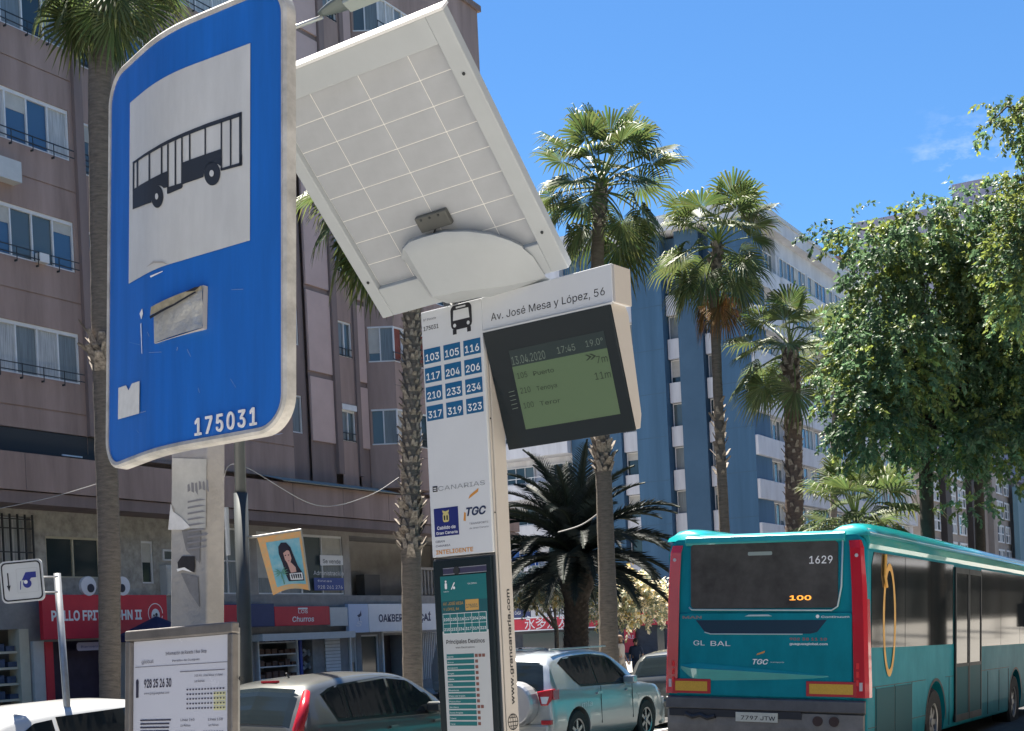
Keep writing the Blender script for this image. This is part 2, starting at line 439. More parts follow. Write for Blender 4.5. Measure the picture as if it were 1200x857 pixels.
# protruding bays with a chamfered window
def bay(a, c, zb, T, seed):
    r_ = random.Random(seed); P = [(a, .1), (a + .55, -.8), (c - .55, -.8), (c, .1)]
    zs = [zb] + [q for t in T for q in (t - 1.3, t)] + [TOP]
    b = B()
    for i in range(0, len(zs) - 1, 2):
        for (p, q) in zip(P[:-1], P[1:]):
            b.q((p[0], p[1], zs[i]), (q[0], q[1], zs[i]), (q[0], q[1], zs[i+1]), (p[0], p[1], zs[i+1]))
        b.q(*[(p[0], p[1], zs[i]) for p in P]); b.q(*[(p[0], p[1], zs[i+1]) for p in P])
        if i + 2 < len(zs):
            for x, y in ((a + .1, .1), (c - .1, .1)): b.box(x - .1, x + .1, y - .1, y + .1, zs[i+1], zs[i+2])
    b.make('bay', brown, apt)
    b = B()
    for z in [zb + 1.2] + [t + .85 for t in T if t + 1 < TOP]:
        b.box(a + .5, c - .5, -.806, -.79, z, z + .03)
    b.make('joint', brown_d, apt)
    for i, t in enumerate(T):
        M_ = frame((P[0][0], P[0][1], 0), Vector((P[1][0]-P[0][0], P[1][1]-P[0][1], 0)), Vector((.9, .55, 0)))
        L_ = math.hypot(.55, .9)
        f = window(apt, .05, L_, t - 1.3, t, .06, 2, panes=[glass_grey, curtain2]); f.matrix_local = M_
        pn = ([red_blind, curtain, red_blind, red_blind] if i == 1 else [curtain, curtain, curtain2, glass_dark]) if seed == 1 else None
        window(apt, a + .57, c - .57, t - 1.3, t, -.72, 4, panes=pn)
        M2 = frame((P[2][0], P[2][1], 0), Vector((P[3][0]-P[2][0], P[3][1]-P[2][1], 0)), Vector((-.9, .55, 0)))
        f = window(apt, 0, L_ - .05, t - 1.3, t, .06, 1, panes=[glass_grey]); f.matrix_local = M2
        railing(apt, a + .4, c - .4, t - 1.24, t - .98, -.86, 2, .7)
T3 = [10.5 + 3.02 * k for k in range(6)]
bay(40.7, 43.9, 7.62, T3, 1)
wallpart(43.9, 49.8, 7.62, TOP, [(45, 46.2, t - 1.3, t, .2) for t in T3] + [(47.6, 48.5, t - 1.3, t, .2) for t in T3], 0, brown)
for t in T3:
    window(apt, 45, 46.2, t - 1.3, t, .1, 2); window(apt, 47.6, 48.5, t - 1.3, t, .1, 1)
# body of the block behind the facade, floors and roof
B().box(14, 49.8, .45, 14, 6.1, TOP - .01).make('block', brown, apt)
B().q((49.8, 0, 6.1), (49.8, .45, 6.1), (49.8, .45, TOP), (49.8, 0, TOP)).make('wall_return', brown, apt)
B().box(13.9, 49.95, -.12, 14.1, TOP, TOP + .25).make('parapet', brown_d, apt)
B().box(14, 28.45, .02, .45, 7.35, 8.1).make('shade_band', soff, apt)  # solid near-black strip stands in for the shade under the wall
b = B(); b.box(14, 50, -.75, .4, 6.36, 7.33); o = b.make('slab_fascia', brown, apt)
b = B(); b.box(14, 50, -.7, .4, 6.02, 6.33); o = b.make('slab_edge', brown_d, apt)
x = 16.2
while x < 49: B().box(x, x + .02, -.757, -.74, 6.37, 7.32).make('joint', brown_d, apt); x += 2.7
B().box(29.2, 30.6, .0, .06, 7.68, 7.72, ).make('tube_light', print_white, apt)
q_ = fac(50, 303, -.1); B().box(q_[0] - .16, q_[0] + .16, -.18, 0, q_[1] - .12, q_[1] + .12).make('extractor_box', alu, apt)
for x, z in ((24.2, 14.9), (32.5, 11.9), (30.2, 18.1), (22.8, 21)): B().box(x, x + .8, -.34, 0, z - .35, z + .2).make('air_conditioner', grey_paint, apt)
aw = mat('awning_cloth', (.3, .31, .27), .85, var=.2)
b = B(); b.q((34.2, -.05, 7.62), (41.2, -.05, 7.62), (41.0, -.95, 7.36), (34.4, -.95, 7.36)); b.q((34.4, -.95, 7.36), (41.0, -.95, 7.36), (41.0, -.93, 7.33), (34.4, -.93, 7.33))
b.make('awning', aw, apt)
B().box(26.2, 26.9, -.04, 0, 7.5, 7.54).make('tube_light', print_white, apt)
# first floor, set back
Y1 = .55
def fp(u, v): return fac(u, v, Y1)
def frect(u0, v0, u1, v1):
    a, b_ = fp(u0, v0), fp(u1, v1); return min(a[0], b_[0]), max(a[0], b_[0]), min(a[1], b_[1]), max(a[1], b_[1])
wl = frect(53, 628, 119, 678); wn = frect(165, 634, 181, 684); wa = frect(189, 640, 200, 700); wg = frect(262, 618, 283, 703); wh = frect(300, 624, 404, 704); wt = frect(408, 612, 512, 705); gr = frect(0, 604, 38, 662)
HZ = lambda r, d=.2: (r[0], r[1], r[2], r[3], d)
holed(B(), 14, 31.2, 3.7, 6.05, [HZ(wl), HZ(wn), HZ(gr, .5)], Y1).make('wall', stone, apt)
holed(B(), 31.2, 50, 3.7, 6.05, [(wg[0]-.7, wg[1]+.3, 3.78, 5.9, .2), (wh[0], wh[1], 3.78, 5.85, .2), (wt[0], 47.5, 3.75, 5.9, 1.6, True)], Y1).make('wall', render_g, apt)
window(apt, *wl, Y1 + .1, 2, fm=alu_y, panes=[glass_dark, glass_dark])
window(apt, *wn, Y1 + .1, 1, fm=alu, panes=[glass_dark])
b = B()
for k in range(9): b.box(wa[0] - .1, wa[1] + .25, Y1 - .3, Y1 - .28, wa[2] + .1 + k * .09, wa[2] + .15 + k * .09)
b.box(wa[0] - .12, wa[1] + .27, Y1 - .27, Y1, wa[2] + .05, wa[2] + .95); b.make('air_conditioner', grey_paint, apt)
window(apt, wa[0], wa[1] + .3, wa[2] + 1.1, wa[3] - .1, Y1, 1, panes=[glass_grey])
window(apt, wg[0] - .7, wg[1] + .3, 3.78, 5.9, Y1 + .1, 2, panes=[curtain2], rails=1)
window(apt, wh[0], wh[1], 3.78, 5.85, Y1 + .1, 4, panes=[curtain2, curtain2, glass_grey, curtain2], top=.08)
b = B()
for k in range(9):
    x = gr[0] - 1 + k * (gr[1] - gr[0] + 1) / 8; b.box(x - .02, x + .02, Y1 - .1, Y1 - .06, gr[2] - .5, gr[3] + .05)
for z in (gr[2] + .3, gr[3] - .35, gr[3] - .1): b.box(gr[0] - 1, gr[1], Y1 - .12, Y1 - .1, z, z + .03)
b.make('window_grille', dark_metal, apt)
window(apt, gr[0] - 1, gr[1], gr[2], gr[3], Y1 + .3, 5, panes=[curtain])
blue_print = mat('blue_print', (.03, .07, .3), .5)
# small notices on the first-floor glass
a0 = fac(368, 651, Y1); a1 = fac(401, 652, Y1)
nt_ = poly_obj('window_lettering', print_white, apt, [[(a0[0]+.3, a0[1]-.35), (a1[0], a1[1]-.32), (a1[0], a1[1]+.02), (a0[0]+.3, a0[1]+.02)]], Y1 - .02)
text(apt, 'Se vende', a0[0] + .45, a0[1] - .26, .2, a1[0] - a0[0] - .6, Y1 - .025, print_black)
text(apt, 'Administración', a0[0] - .1, a0[1] - .68, .2, a1[0] - a0[0] + .1, Y1 - .022, print_white)
poly_obj('window_lettering', blue_print, apt, [[(a0[0]-.1, a0[1]-1.22), (a1[0], a1[1]-1.22), (a1[0], a1[1]-.78), (a0[0]-.1, a0[1]-.78)]], Y1 - .02)
text(apt, '928 261 276', a0[0] + .1, a0[1] - 1.16, .17, a1[0] - a0[0] - .2, Y1 - .025, print_white)
text(apt, 'fincas', a0[0] + .1, a0[1] - .92, .1, .8, Y1 - .025, print_white)
inner_d = mat('cupboard_dark', (.1, .1, .1), .7)
B().box(wt[0] + .1, wt[0] + .9, Y1 + .9, Y1 + 1.3, 3.8, 5.2).make('cupboard', grey_paint, apt)
B().box(wt[0] + 2.2, wt[0] + 3.2, Y1 + 1, Y1 + 1.4, 3.8, 4.6).make('cupboard', inner_d, apt)
xx = wt[0] + 3.9; b = B()
while xx < 47.3:
    b.tube([(xx, Y1 + .05, 3.78), (xx, Y1 + .05, 3.95), (xx, Y1 + .05, 4.15), (xx, Y1 + .05, 4.5), (xx, Y1 + .05, 4.75)], [.05, .07, .04, .07, .05], 6); xx += .24
b.box(wt[0] + 3.8, 47.5, Y1 - .02, Y1 + .14, 4.75, 4.85); b.make('balustrade', render_g, apt)
# ground floor: shop openings
shopwall = mat('shop_render', (.3, .29, .28), .8, var=.2)
col_red = mat('sign_red', (.6, .02, .045), .45, var=.1, scale=2)
purple = mat('dark_shutter', (.03, .018, .05), .55, var=.3)
Y0 = .35
openings = []
def orect(u0, v0, u1, v1):
    a, b_ = fac(u0, v0, Y0), fac(u1, v1, Y0); return min(a[0], b_[0]), max(a[0], b_[0]), min(a[1], b_[1]), max(a[1], b_[1])
A = orect(0, 738, 36, 800); Dd = orect(60, 752, 112, 800); E1 = orect(296, 745, 368, 800); Rl = orect(379, 742, 399, 800); O1 = orect(410, 744, 420, 800); O2 = orect(423, 744, 446, 800); O3 = orect(447, 745, 474, 800); O4 = orect(490, 745, 512, 800)
hs = [(A[0]-3, A[1], .3, A[3], 1.2, True), (Dd[0], Dd[1]+.6, .14, Dd[3], 1.2, True), (31.3, 32.8, .14, 2.35, 1.5, True), (E1[0], E1[1], .14, E1[3], 2.2, True), (O1[0], O1[1], .3, 2.3, .15), (O2[0], O2[1], .3, 2.3, .6, True), (O3[0], O3[1], .14, O3[3], 1.5, True), (O4[0], 46.5, .5, 2.3, .5, True)]
holed(B(), 14, 50, .14, 3.72, hs, Y0).make('shopfront_wall', shopwall, apt)
inner = mat('shop_interior', (.06, .055, .06), .8, var=.5, scale=4)
b = B(); 
for k in range(5): b.box(A[0] - 2.9, A[1] - .35, Y0 + .05, Y0 + .5, .5 + k * .42, .56 + k * .42)
b.box(A[1] - .33, A[1] - .02, Y0 - .03, Y0 + .4, .3, A[3]); b.make('shop_shelf', mat('shelf_cream', (.6, .57, .45), .6, var=.1), apt)
b = B()
for k in range(5):
    for j in range(9):
        xk = A[0] - 2.7 + j * .42 + rnd.random() * .1; b.box(xk, xk + .28, Y0 + .1, Y0 + .3, .565 + k * .42, .68 + k * .42 + rnd.random() * .12)
b.make('goods', mat('goods', (.06, .09, .16), .6, var=.6, scale=5), apt)['kind'] = 'stuff'
B().box(A[1] + .05, A[1] + .42, Y0 - .1, Y0 + .02, .14, 2.48).make('pillar', grey_paint, apt)
xr = fac(48, 745, Y0)[0]; xr2 = fac(59, 745, Y0)[0]
B().box(xr, xr2 - .05, Y0 - .14, Y0, .14, 2.45).make('door_surround', col_red, apt)
B().box(Dd[0] + .02, Dd[1] + .5, Y0 + .3, Y0 + .35, .14, Dd[3]).make('shutter', purple, apt)
s0 = fac(89, 752, Y0); s1 = fac(130, 758, Y0)
poly_obj('notice', mat('lilac', (.45, .43, .6), .6), apt, [rrect(s0[0], s1[0], s1[1] - .08, s0[1] - .03, .08)], Y0 - .02)
text(apt, 'Bienvenidos', s0[0] + .15, s1[1] + .0, .09, .9, Y0 - .024, blue_print)
b = B()
for k in range(5): b.box(E1[0] + .35, E1[1] - .75, Y0 + .1, Y0 + .5, .55 + k * .4, .59 + k * .4)
b.box(E1[0] + .3, E1[0] + .36, Y0 + .05, Y0 + .5, .14, 2.3); b.box(E1[1] - .76, E1[1] - .7, Y0 + .05, Y0 + .5, .14, 2.3)
b.make('shop_shelf', alu, apt)
b = B()
for k in range(5):
    for j in range(6):
        xk = E1[0] + .42 + j * .33; b.box(xk, xk + .24, Y0 + .12, Y0 + .4, .595 + k * .4, .7 + k * .4 + rnd.random() * .12)
b.make('goods', mat('goods_dark', (.12, .06, .04), .6, var=.6, scale=5), apt)['kind'] = 'stuff'
B().box(E1[1] - .66, E1[1] - .55, Y0 + .0, Y0 + .1, .14, 2.2).make('door_post', mat('post_blue', (.03, .06, .32), .5), apt)
b = B(); gx = E1[1] - .5
for k in range(8): b.box(gx, gx + .42, Y0 + .02, Y0 + .05, .3 + k * .22, .41 + k * .22, Matrix.Translation((gx, 0, .3 + k*.22)) @ Matrix.Rotation(.5 if k % 2 else -.4, 4, 'Y') @ Matrix.Translation((-gx, 0, -.3 - k*.22)))
b.make('magazine_rack', mat('mag', (.22, .24, .25), .5, var=.6, scale=9), apt)
b = B()
for k in range(19): b.box(Rl[0], Rl[1], Y0 - .06, Y0 - .02 - (.02 if k % 2 else 0), .16 + k * .117, .16 + k * .117 + .1)
b.make('slatted_shutter', alu, apt)
B().box(E1[0] - .1, Rl[1] + .35, Y0 - .5, Y0 - .04, 2.22, 2.45).make('shutter_housing', grey_paint, apt)
B().box(O1[0] - .1, O1[0] - .02, Y0 - .06, Y0, .14, 2.4).make('door_post', alu, apt)
window(apt, O1[0], O1[1], .3, 2.3, Y0 + .1, 1, panes=[glass_grey]); window(apt, O2[0], O2[1], .3, 2.3, Y0 + .1, 1, panes=[glass_dark])
b = B(); b.box(O3[0], O3[0] + .06, Y0 - .05, Y0 + .03, .14, 2.42); b.box(O3[0], O3[1], Y0 - .05, Y0 + .03, 2.34, 2.42); b.make('door_frame', alu, apt)
B().box(O3[0] + .1, O3[1] - .1, Y0 + .5, Y0 + .54, .14, 2.3).make('door', mat('door_brown', (.05, .035, .035), .5), apt)
xx = O4[0] + .05; b = B()
while xx < 46.4: b.box(xx, xx + .03, Y0 - .02, Y0 + .01, .5, 2.3); xx += .13
b.make('window_grille', alu, apt)

# shop signs hung on the facade: things of their own
def sign_board(name, u0, u1, vt, vb, m, label, Y=-.12, th=.14):
    p0, p1 = fac(u0, vt, Y), fac(u1, vt, Y); zb = fac(u0, vb, Y)[1]
    M_ = FB @ Matrix.Translation((p0[0], Y, zb)); r_ = root(name, M_, label, 'sign')
    w, h = p1[0] - p0[0], p0[1] - zb
    B().box(0, w, 0, th, 0, h).make('board', m, r_, bev=.01)
    return r_, w, h
sg, w, h = sign_board('shop_sign', 49, 195, 697, 750, col_red, 'long red fried chicken shop sign with white capital letters and round emblem')
text(sg, 'POLLO FRITO JOHN II', .28, h * .42, .36, w * .715, -.006, print_white, bold=.03)
cxx = w * .895
poly_obj('emblem', print_white, sg, [circ(cxx, h * .55, .3, 24)[k:k+2] + circ(cxx, h * .55, .275, 24)[k:k+2][::-1] for k in range(23)], -.005)
poly_obj('emblem', print_white, sg, [circ(cxx, h*.5, .17, 16, .2), [(cxx-.17, h*.5), (cxx-.17, h*.33), (cxx+.17, h*.33), (cxx+.17, h*.5)]], -.007)
poly_obj('emblem', print_black, sg, [circ(cxx + .03, h*.52, .05), circ(cxx - .07, h*.5, .035), [(cxx-.02, h*.42), (cxx+.1, h*.44), (cxx+.04, h*.47)]], -.01)
eyeb = mat('pupil', (.02, .03, .06), .3); eyew = mat('eyeball', (.75, .75, .8), .4)
for u, pu, lab in ((103, 105, 'left'), (143, 141.5, 'right')):
    p = fac(u, 687, -.1); r_ = root('googly_eye', FB @ Matrix.Translation((p[0], -.14, p[1])), 'big %s googly eye disc mounted above the red chicken shop sign' % ('white' if lab == 'left' else 'half hidden'), 'sign ornament')
    r_['label'] = 'googly eye disc above the red sign, left of the palm trunk' if lab == 'left' else 'googly eye disc above the red sign, right of the palm trunk'
    b = B(); b.tube([(0, .1, 0), (0, 0, 0)], .27, 24); b.make('eyeball', eyew, r_)
    q = fac(pu, 689.5, -.1); b = B(); b.tube([(q[0] - p[0], .0, q[1] - p[1]), (q[0] - p[0], -.02, q[1] - p[1])], .12, 16); b.make('pupil', eyeb, r_)
sg, w, h = sign_board('shop_sign', 256, 321, 708, 736, mat('sign_navy', (.03, .045, .14), .5, var=.1), 'dark navy shop sign band left of the red churros sign')
poly_obj('sign_section', col_red, sg, [[(0.03, .03), (w * .35, .03), (w * .35, h - .03), (.03, h - .03)]], -.005)
sg, w, h = sign_board('shop_sign', 321.5, 386, 711, 734, col_red, 'red churros shop sign with white script logo', th=.13)
text(sg, 'LOS', w * .5, h * .64, .16, .5, -.006, print_white, anchor='c', bold=.01)
text(sg, 'Churros', w * .5, h * .2, .24, 1.15, -.006, print_white, anchor='c', bold=.015, shear=.15)
poly_obj('logo_bar', print_white, sg, [rrect(w*.5-.26, w*.5+.26, h*.84, h*.93, .03)], -.006)
sg, w, h = sign_board('shop_sign', 386.5, 407, 712, 734, grey_paint, 'plain pale grey sign panel right of the red churros sign', th=.12)
sg, w, h = sign_board('shop_sign', 408, 431, 708, 742, mat('sign_paleblue', (.5, .58, .75), .5), 'pale blue square sign with a dark blue bird beside the OAKBERRY sign', th=.15)
poly_obj('bird_emblem', mat('navy_print', (.02, .03, .1), .5), sg, [[(w*.42, h*.6), (w*.56, h*.66), (w*.62, h*.78), (w*.64, h*.6), (w*.5, h*.52)], [(w*.5, h*.5), (w*.52, h*.35), (w*.54, h*.5)]], -.006)
text(sg, 'S', w * .35, h * .22, .25, .35, -.007, eyew, shear=.3)
sg, w, h = sign_board('shop_sign', 431.5, 513, 708, 741, mat('sign_white', (.78, .78, .8), .5, var=.05), 'white OAKBERRY AÇAÍ shop sign with dark serif capitals')
text(sg, 'OAKBERRY', w * .13, h * .36, .36, w * .45, -.006, mat('navy_print', (.02, .03, .1), .5), bold=.025)
text(sg, 'AÇAÍ', w * .64, h * .36, .36, w * .24, -.006, mat('navy_print', (.02, .03, .1), .5), bold=.025)
# navy parasol in front of the chicken shop
p = st(fac(184, 740, -1.8)[0], 29 - 1.8); up = root('parasol', (p.x, p.y, .14), 'dark navy closed-top parasol in front of the red chicken shop sign', 'parasol')
navy = mat('parasol_cloth', (.02, .02, .07), .8, var=.2)
b = B(); n = 10; zc = fac(184, 722, -1.8)[1] - .14
for k in range(n):
    a0, a1 = 2*math.pi*k/n, 2*math.pi*(k+1)/n
    b.q((0, 0, zc), (1.1*math.cos(a0), 1.1*math.sin(a0), zc-.5), (1.1*math.cos(a1), 1.1*math.sin(a1), zc-.5)); b.q((1.1*math.cos(a0), 1.1*math.sin(a0), zc-.5), (1.12*math.cos(a0), 1.12*math.sin(a0), zc-.68), (1.12*math.cos(a1), 1.12*math.sin(a1), zc-.68), (1.1*math.cos(a1), 1.1*math.sin(a1), zc-.5))
b.make('canopy', navy, up); B().tube([(0, 0, 0), (0, 0, zc)], .025, 8).make('pole', steel, up)

# ================================================================ blue block behind, with white balconies
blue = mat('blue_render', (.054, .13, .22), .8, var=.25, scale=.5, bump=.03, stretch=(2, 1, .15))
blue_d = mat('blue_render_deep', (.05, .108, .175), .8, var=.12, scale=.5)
whiter = mat('white_render', (.6, .61, .64), .75, var=.2, scale=.9, stretch=(2, 1, .3))
Cn = Vector((15.766, 85.308, 0))
FP = frame(Cn, -NV, EV)                # left-hand end wall: x from the corner (negative to the left), y back
FS = frame(Cn, EV, NV)                 # avenue side: x from the corner, y into the block
blk = root('apartment_building', FP, 'tall blue apartment block with white parapet and white corner balconies', 'building')
BT = 27.5
rows = [3.0 + 2.83 * k for k in range(9)]
def pf(u, v, c=0.): p = pick(FP, u, v, c); return p.x, p.z
# end wall: blue slabs stepping round narrow window slots
segs = [(-13.0, -9.3), (-8.05, -5.85), (-4.9, -3.25), (-2.5, 0)]
for i, (a, c) in enumerate(segs):
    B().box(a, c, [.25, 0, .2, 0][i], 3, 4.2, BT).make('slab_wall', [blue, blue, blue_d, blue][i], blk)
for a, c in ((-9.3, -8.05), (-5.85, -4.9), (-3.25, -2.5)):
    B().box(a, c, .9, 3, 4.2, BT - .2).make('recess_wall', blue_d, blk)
    z = 23.55; 
    while z > 5:
        B().box(a + .06, c - .06, .5, .88, z - 1.3, z).make('spandrel', whiter, blk)
        window(blk, a + .1, c - .1, z, z + 1.5, .86, 1, panes=[rnd.choice([curtain2, glass_dark, glass_grey])], name='window')
        z -= 2.83
for i, (a, c) in enumerate(segs):
    z = 5.9
    while z < BT: B().box(a + .01, c - .01, [.25, 0, .2, 0][i] - .004, [.25, 0, .2, 0][i] + .01, z, z + .05).make('joint', blue_d, blk); z += 2.83
# white wing to the left
B().box(-22, -13.0, 1.2, 3.4, 4.2, BT).make('recess_wall', whiter, blk)
for z in [rows_z for rows_z in (5.9, 8.73, 11.56, 14.4, 17.2, 20.05, 22.9, 25.7)]:
    B().box(-22, -13.05, -.3, 1.19, z - .3, z + .75).make('balcony', whiter, blk)
    for a in (-21.6, -18.6, -15.6):
        window(blk, a, a + 2.2, z + .8, z + 2.1, 1.1, 3, panes=[glass_dark, glass_dark, glass_grey] if a != -18.6 or z > 7 else [mat('blue_blind', (.03, .12, .4), .6)], name='window')
    railing(blk, -22, -13.3, z + .8, z + 1.15, -.2, 2, 1.2, alu, .02)
B().box(-22.2, .9, -.35, 3.58, BT, 28.35).make('parapet', whiter, blk)
# avenue side: balcony bands
LS = 40
blocks = B()
blocks.box(3.5, 5.92, 1.2, 21, 4.2, BT, (FP.inverted() @ FS)); blocks.box(5.92, LS, .12, 21, 4.2, BT, (FP.inverted() @ FS)); blocks.make('block', whiter, blk)
MS = FP.inverted() @ FS
B().box(3.6, LS + .3, -.5, 14, BT, 28.35, MS).make('parapet', whiter, blk)
B().box(-.2, LS, -.6, 13.9, 28.352, 28.6, MS).make('roof_edge', grey_paint, blk)
k = 0
for z in [13.85 + 2.75 * j for j in range(-3, 5)]:
    if z > BT - 1.5: continue
    b = B(); b.box(.03, 5.88, -.2, 1.2, z - 1.25, z, MS); b.make('balcony', whiter, blk, bev=.04)
    b = B(); b.box(5.9, LS, -.32, .119, z - 1.2, z - .02, MS); b.make('balcony', whiter, blk)
    B().box(.02, 2.9, .1, 1.19, z + .001, z + 1.5, MS).make('blue_wall', blue, blk)
    for (a, c, n, yy) in ((2.9, 5.9, 4, .4), (6.4, 12, 7, .09), (12.5, 18.4, 7, .09), (19, 24.5, 7, .09), (25, 31, 7, .09), (31.5, 38.5, 8, .09)):
        f = window(blk, a, c, z, z + 1.5, yy, n, panes=[glass_grey, curtain2, glass_dark, glass_grey, glass_sky]); f.matrix_local = MS
# ground floor of the end wall: shops towards the square
B().box(-24, .2, .3, 3.4, .13, 4.2).make('shopfront_wall', mat('shop_dark', (.07, .075, .085), .7, var=.3), blk)
B().box(-24, .3, -.2, .3, 3.9, 4.25).make('canopy', whiter, blk)
B().box(0, LS, -.2, 1.4, .13, 4.2, MS).make('shopfront_wall', mat('shop_dark', (.07, .075, .085), .7, var=.3), blk)
for a, c in ((-17.5, -14), (-13.4, -11), (-7.4, -6.9), (-5.6, -2.6)):
    B().box(a, c, .25, .295, .2, 2.1).make('shop_window', glass_dark, blk)
def psign(name, u0, u1, vt, vb, m, label, Y=-.1):
    p0, p1 = pf(u0, vt, Y), pf(u1, vt, Y); zb = pf(u0, vb, Y)[1]
    r_ = root(name, FP @ Matrix.Translation((p0[0], Y, zb)), label, 'sign'); w, h = p1[0] - p0[0], p0[1] - zb
    B().box(0, w, 0, .12, 0, h).make('board', m, r_, bev=.01); return r_, w, h
sg, w, h = psign('shop_sign', 596, 621, 712, 727, mat('sign_navy', (.03, .045, .14), .5), 'small navy shop sign left of the white PHE sign')
text(sg, 'LA CASA', .2, h * .4, .3, w * .45, -.006, print_white)
sg, w, h = psign('shop_sign', 621.5, 700, 709, 724, whiter, 'white shop sign with black letters PHE above the red Chinese sign')
text(sg, 'PHE', w * .29, h * .14, .72, w * .24, -.006, print_black, bold=.03)
sg, w, h = psign('shop_sign', 594, 700, 725, 741, col_red, 'long red shop sign with white Chinese characters')
for k, ch in enumerate('永多龙发'):
    text(sg, ch, w * (.2 + .125 * k), h * .18, .75, .8, -.006, print_white)
poly_obj('edge_line', print_white, sg, [[(0, h-.08), (w, h-.08), (w, h), (0, h)], [(0, 0), (w, 0), (w, .08), (0, .08)]], -.005)
sg, w, h = psign('shop_sign', 745, 783, 703, 717, whiter, 'white shop sign with black letters PE beside the left rear of the bus')
text(sg, 'PE', w * .45, h * .2, .7, w * .4, -.006, print_black, bold=.03)
sg, w, h = psign('shop_sign', 736, 790, 718, 734, col_red, 'dull red shop sign with pale lettering just left of the bus')
text(sg, 'Moda y Hogar', w * .12, h * .3, .35, w * .6, -.006, print_white)
sg, w, h = psign('wall_banner', 731, 744, 738, 765, col_red, 'red upright banner behind the two pedestrians', Y=.1)
text(sg, 'SALE', .1, h * .6, .3, w - .2, -.006, print_white)

# ---------------------------------------------------------------- grey tower and brown house further on
grey_l = mat('lilac_render', (.3, .29, .36), .85, var=.12, scale=.3)
FT = frame(st(150, 30), EV, NV)
c0 = at(1000, 262, 175)
M_ = frame((c0.x, c0.y, 0), -NV, EV)
tw = root('tower_block', M_, 'pale lilac grey tower block rising behind the big leafy tree', 'building')
H_ = c0.z
B().box(0, 24, 0, 16, 0, H_ - 1).make('wall', grey_l, tw); B().box(-5, 0, 2, 14, 0, H_ - 3.2).make('side_wall', mat('brick_red', (.22, .13, .12), .8, var=.2), tw)
B().box(-.2, 24.2, -.2, 16.2, H_ - 1, H_).make('parapet', grey_l, tw); B().box(12, 16.5, 2, 8, H_, H_ + 3).make('lift_house', grey_l, tw)
for i in range(9):
    for x in (4.2, 11, 14.5, 19.5): window(tw, x, x + 1.6, H_ - 6.5 - i * 3, H_ - 5.2 - i * 3, -.01, 2, panes=[glass_grey])
M_ = frame(st(126.5, 29), EV, NV)
bh = root('apartment_building', M_, 'brown block with tall white framed windows seen above the bus roof', 'building')
brn2 = mat('umber_render', (.33, .285, .25), .85, var=.25, scale=.5)
B().box(0, 60, .5, 14, 0, 17.4).make('block', brn2, bh)
holed(B(), 0, 60, 0, 17.4, [], 0).make('wall', brn2, bh)
for x in (5.6, 17.6, 28.5, 42, 50): B().box(x, x + 2.2, -.6, .0, 0, 17.2).make('pier', [brn2, mat('umber_dark', (.06, .048, .042), .8)][int(x) % 2], bh)
B().box(-.3, 60, -.7, 14.2, 17.4, 18).make('parapet', grey_l, bh)
pale = mat('pale_panel', (.42, .44, .47), .6)
for j in range(6):
    z = 1.6 + j * 2.75
    for x, ww in ((1.0, 4.0), (9, 3.0), (13.2, 3.4), (21, 4.6), (33, 4), (38, 3), (46, 3)):
        window(bh, x, x + ww, z, z + 2.0, -.08, 3 if ww > 3.2 else 2, t=.14, top=.2, rails=1, panes=[glass_grey, curtain, glass_grey])
B().box(40.5, 46, -1.2, -.62, 0, 16.5).make('glass_bay', mat('pale_teal', (.2, .32, .36), .4), bh)
# ================================================================ vegetation
leafm = mat('ficus_leaf', (.1, .15, .072), .5, attr='tint', trans=.33, spec=.4)
palmm = mat('palm_frond', (.082, .125, .062), .55, attr='tint', trans=.24, spec=.4)
datem = mat('date_palm_frond_shaded', (.012, .02, .018), .7, attr='tint', trans=.04)  # near-black fronds: the palm's shade is put into the colour
drym = mat('dry_frond', (.17, .11, .06), .8, attr='tint', trans=.15)
bloom = mat('blossom_leaf', (.32, .32, .2), .55, attr='tint', trans=.25)
trunkm = mat('palm_trunk', (.17, .145, .12), .9, var=.45, scale=5, bump=.7, bscale=18, stretch=(1, 1, 5))
trunkr = mat('palm_trunk_red', (.14, .1, .08), .9, var=.45, scale=6, bump=.8, bscale=20, stretch=(1, 1, 3))
boot = mat('leaf_base', (.34, .3, .26), .8, var=.6, var2=(.045, .036, .03), scale=14)
bark = mat('tree_bark', (.05, .04, .033), .9, var=.4, scale=6, bump=.6, bscale=15)

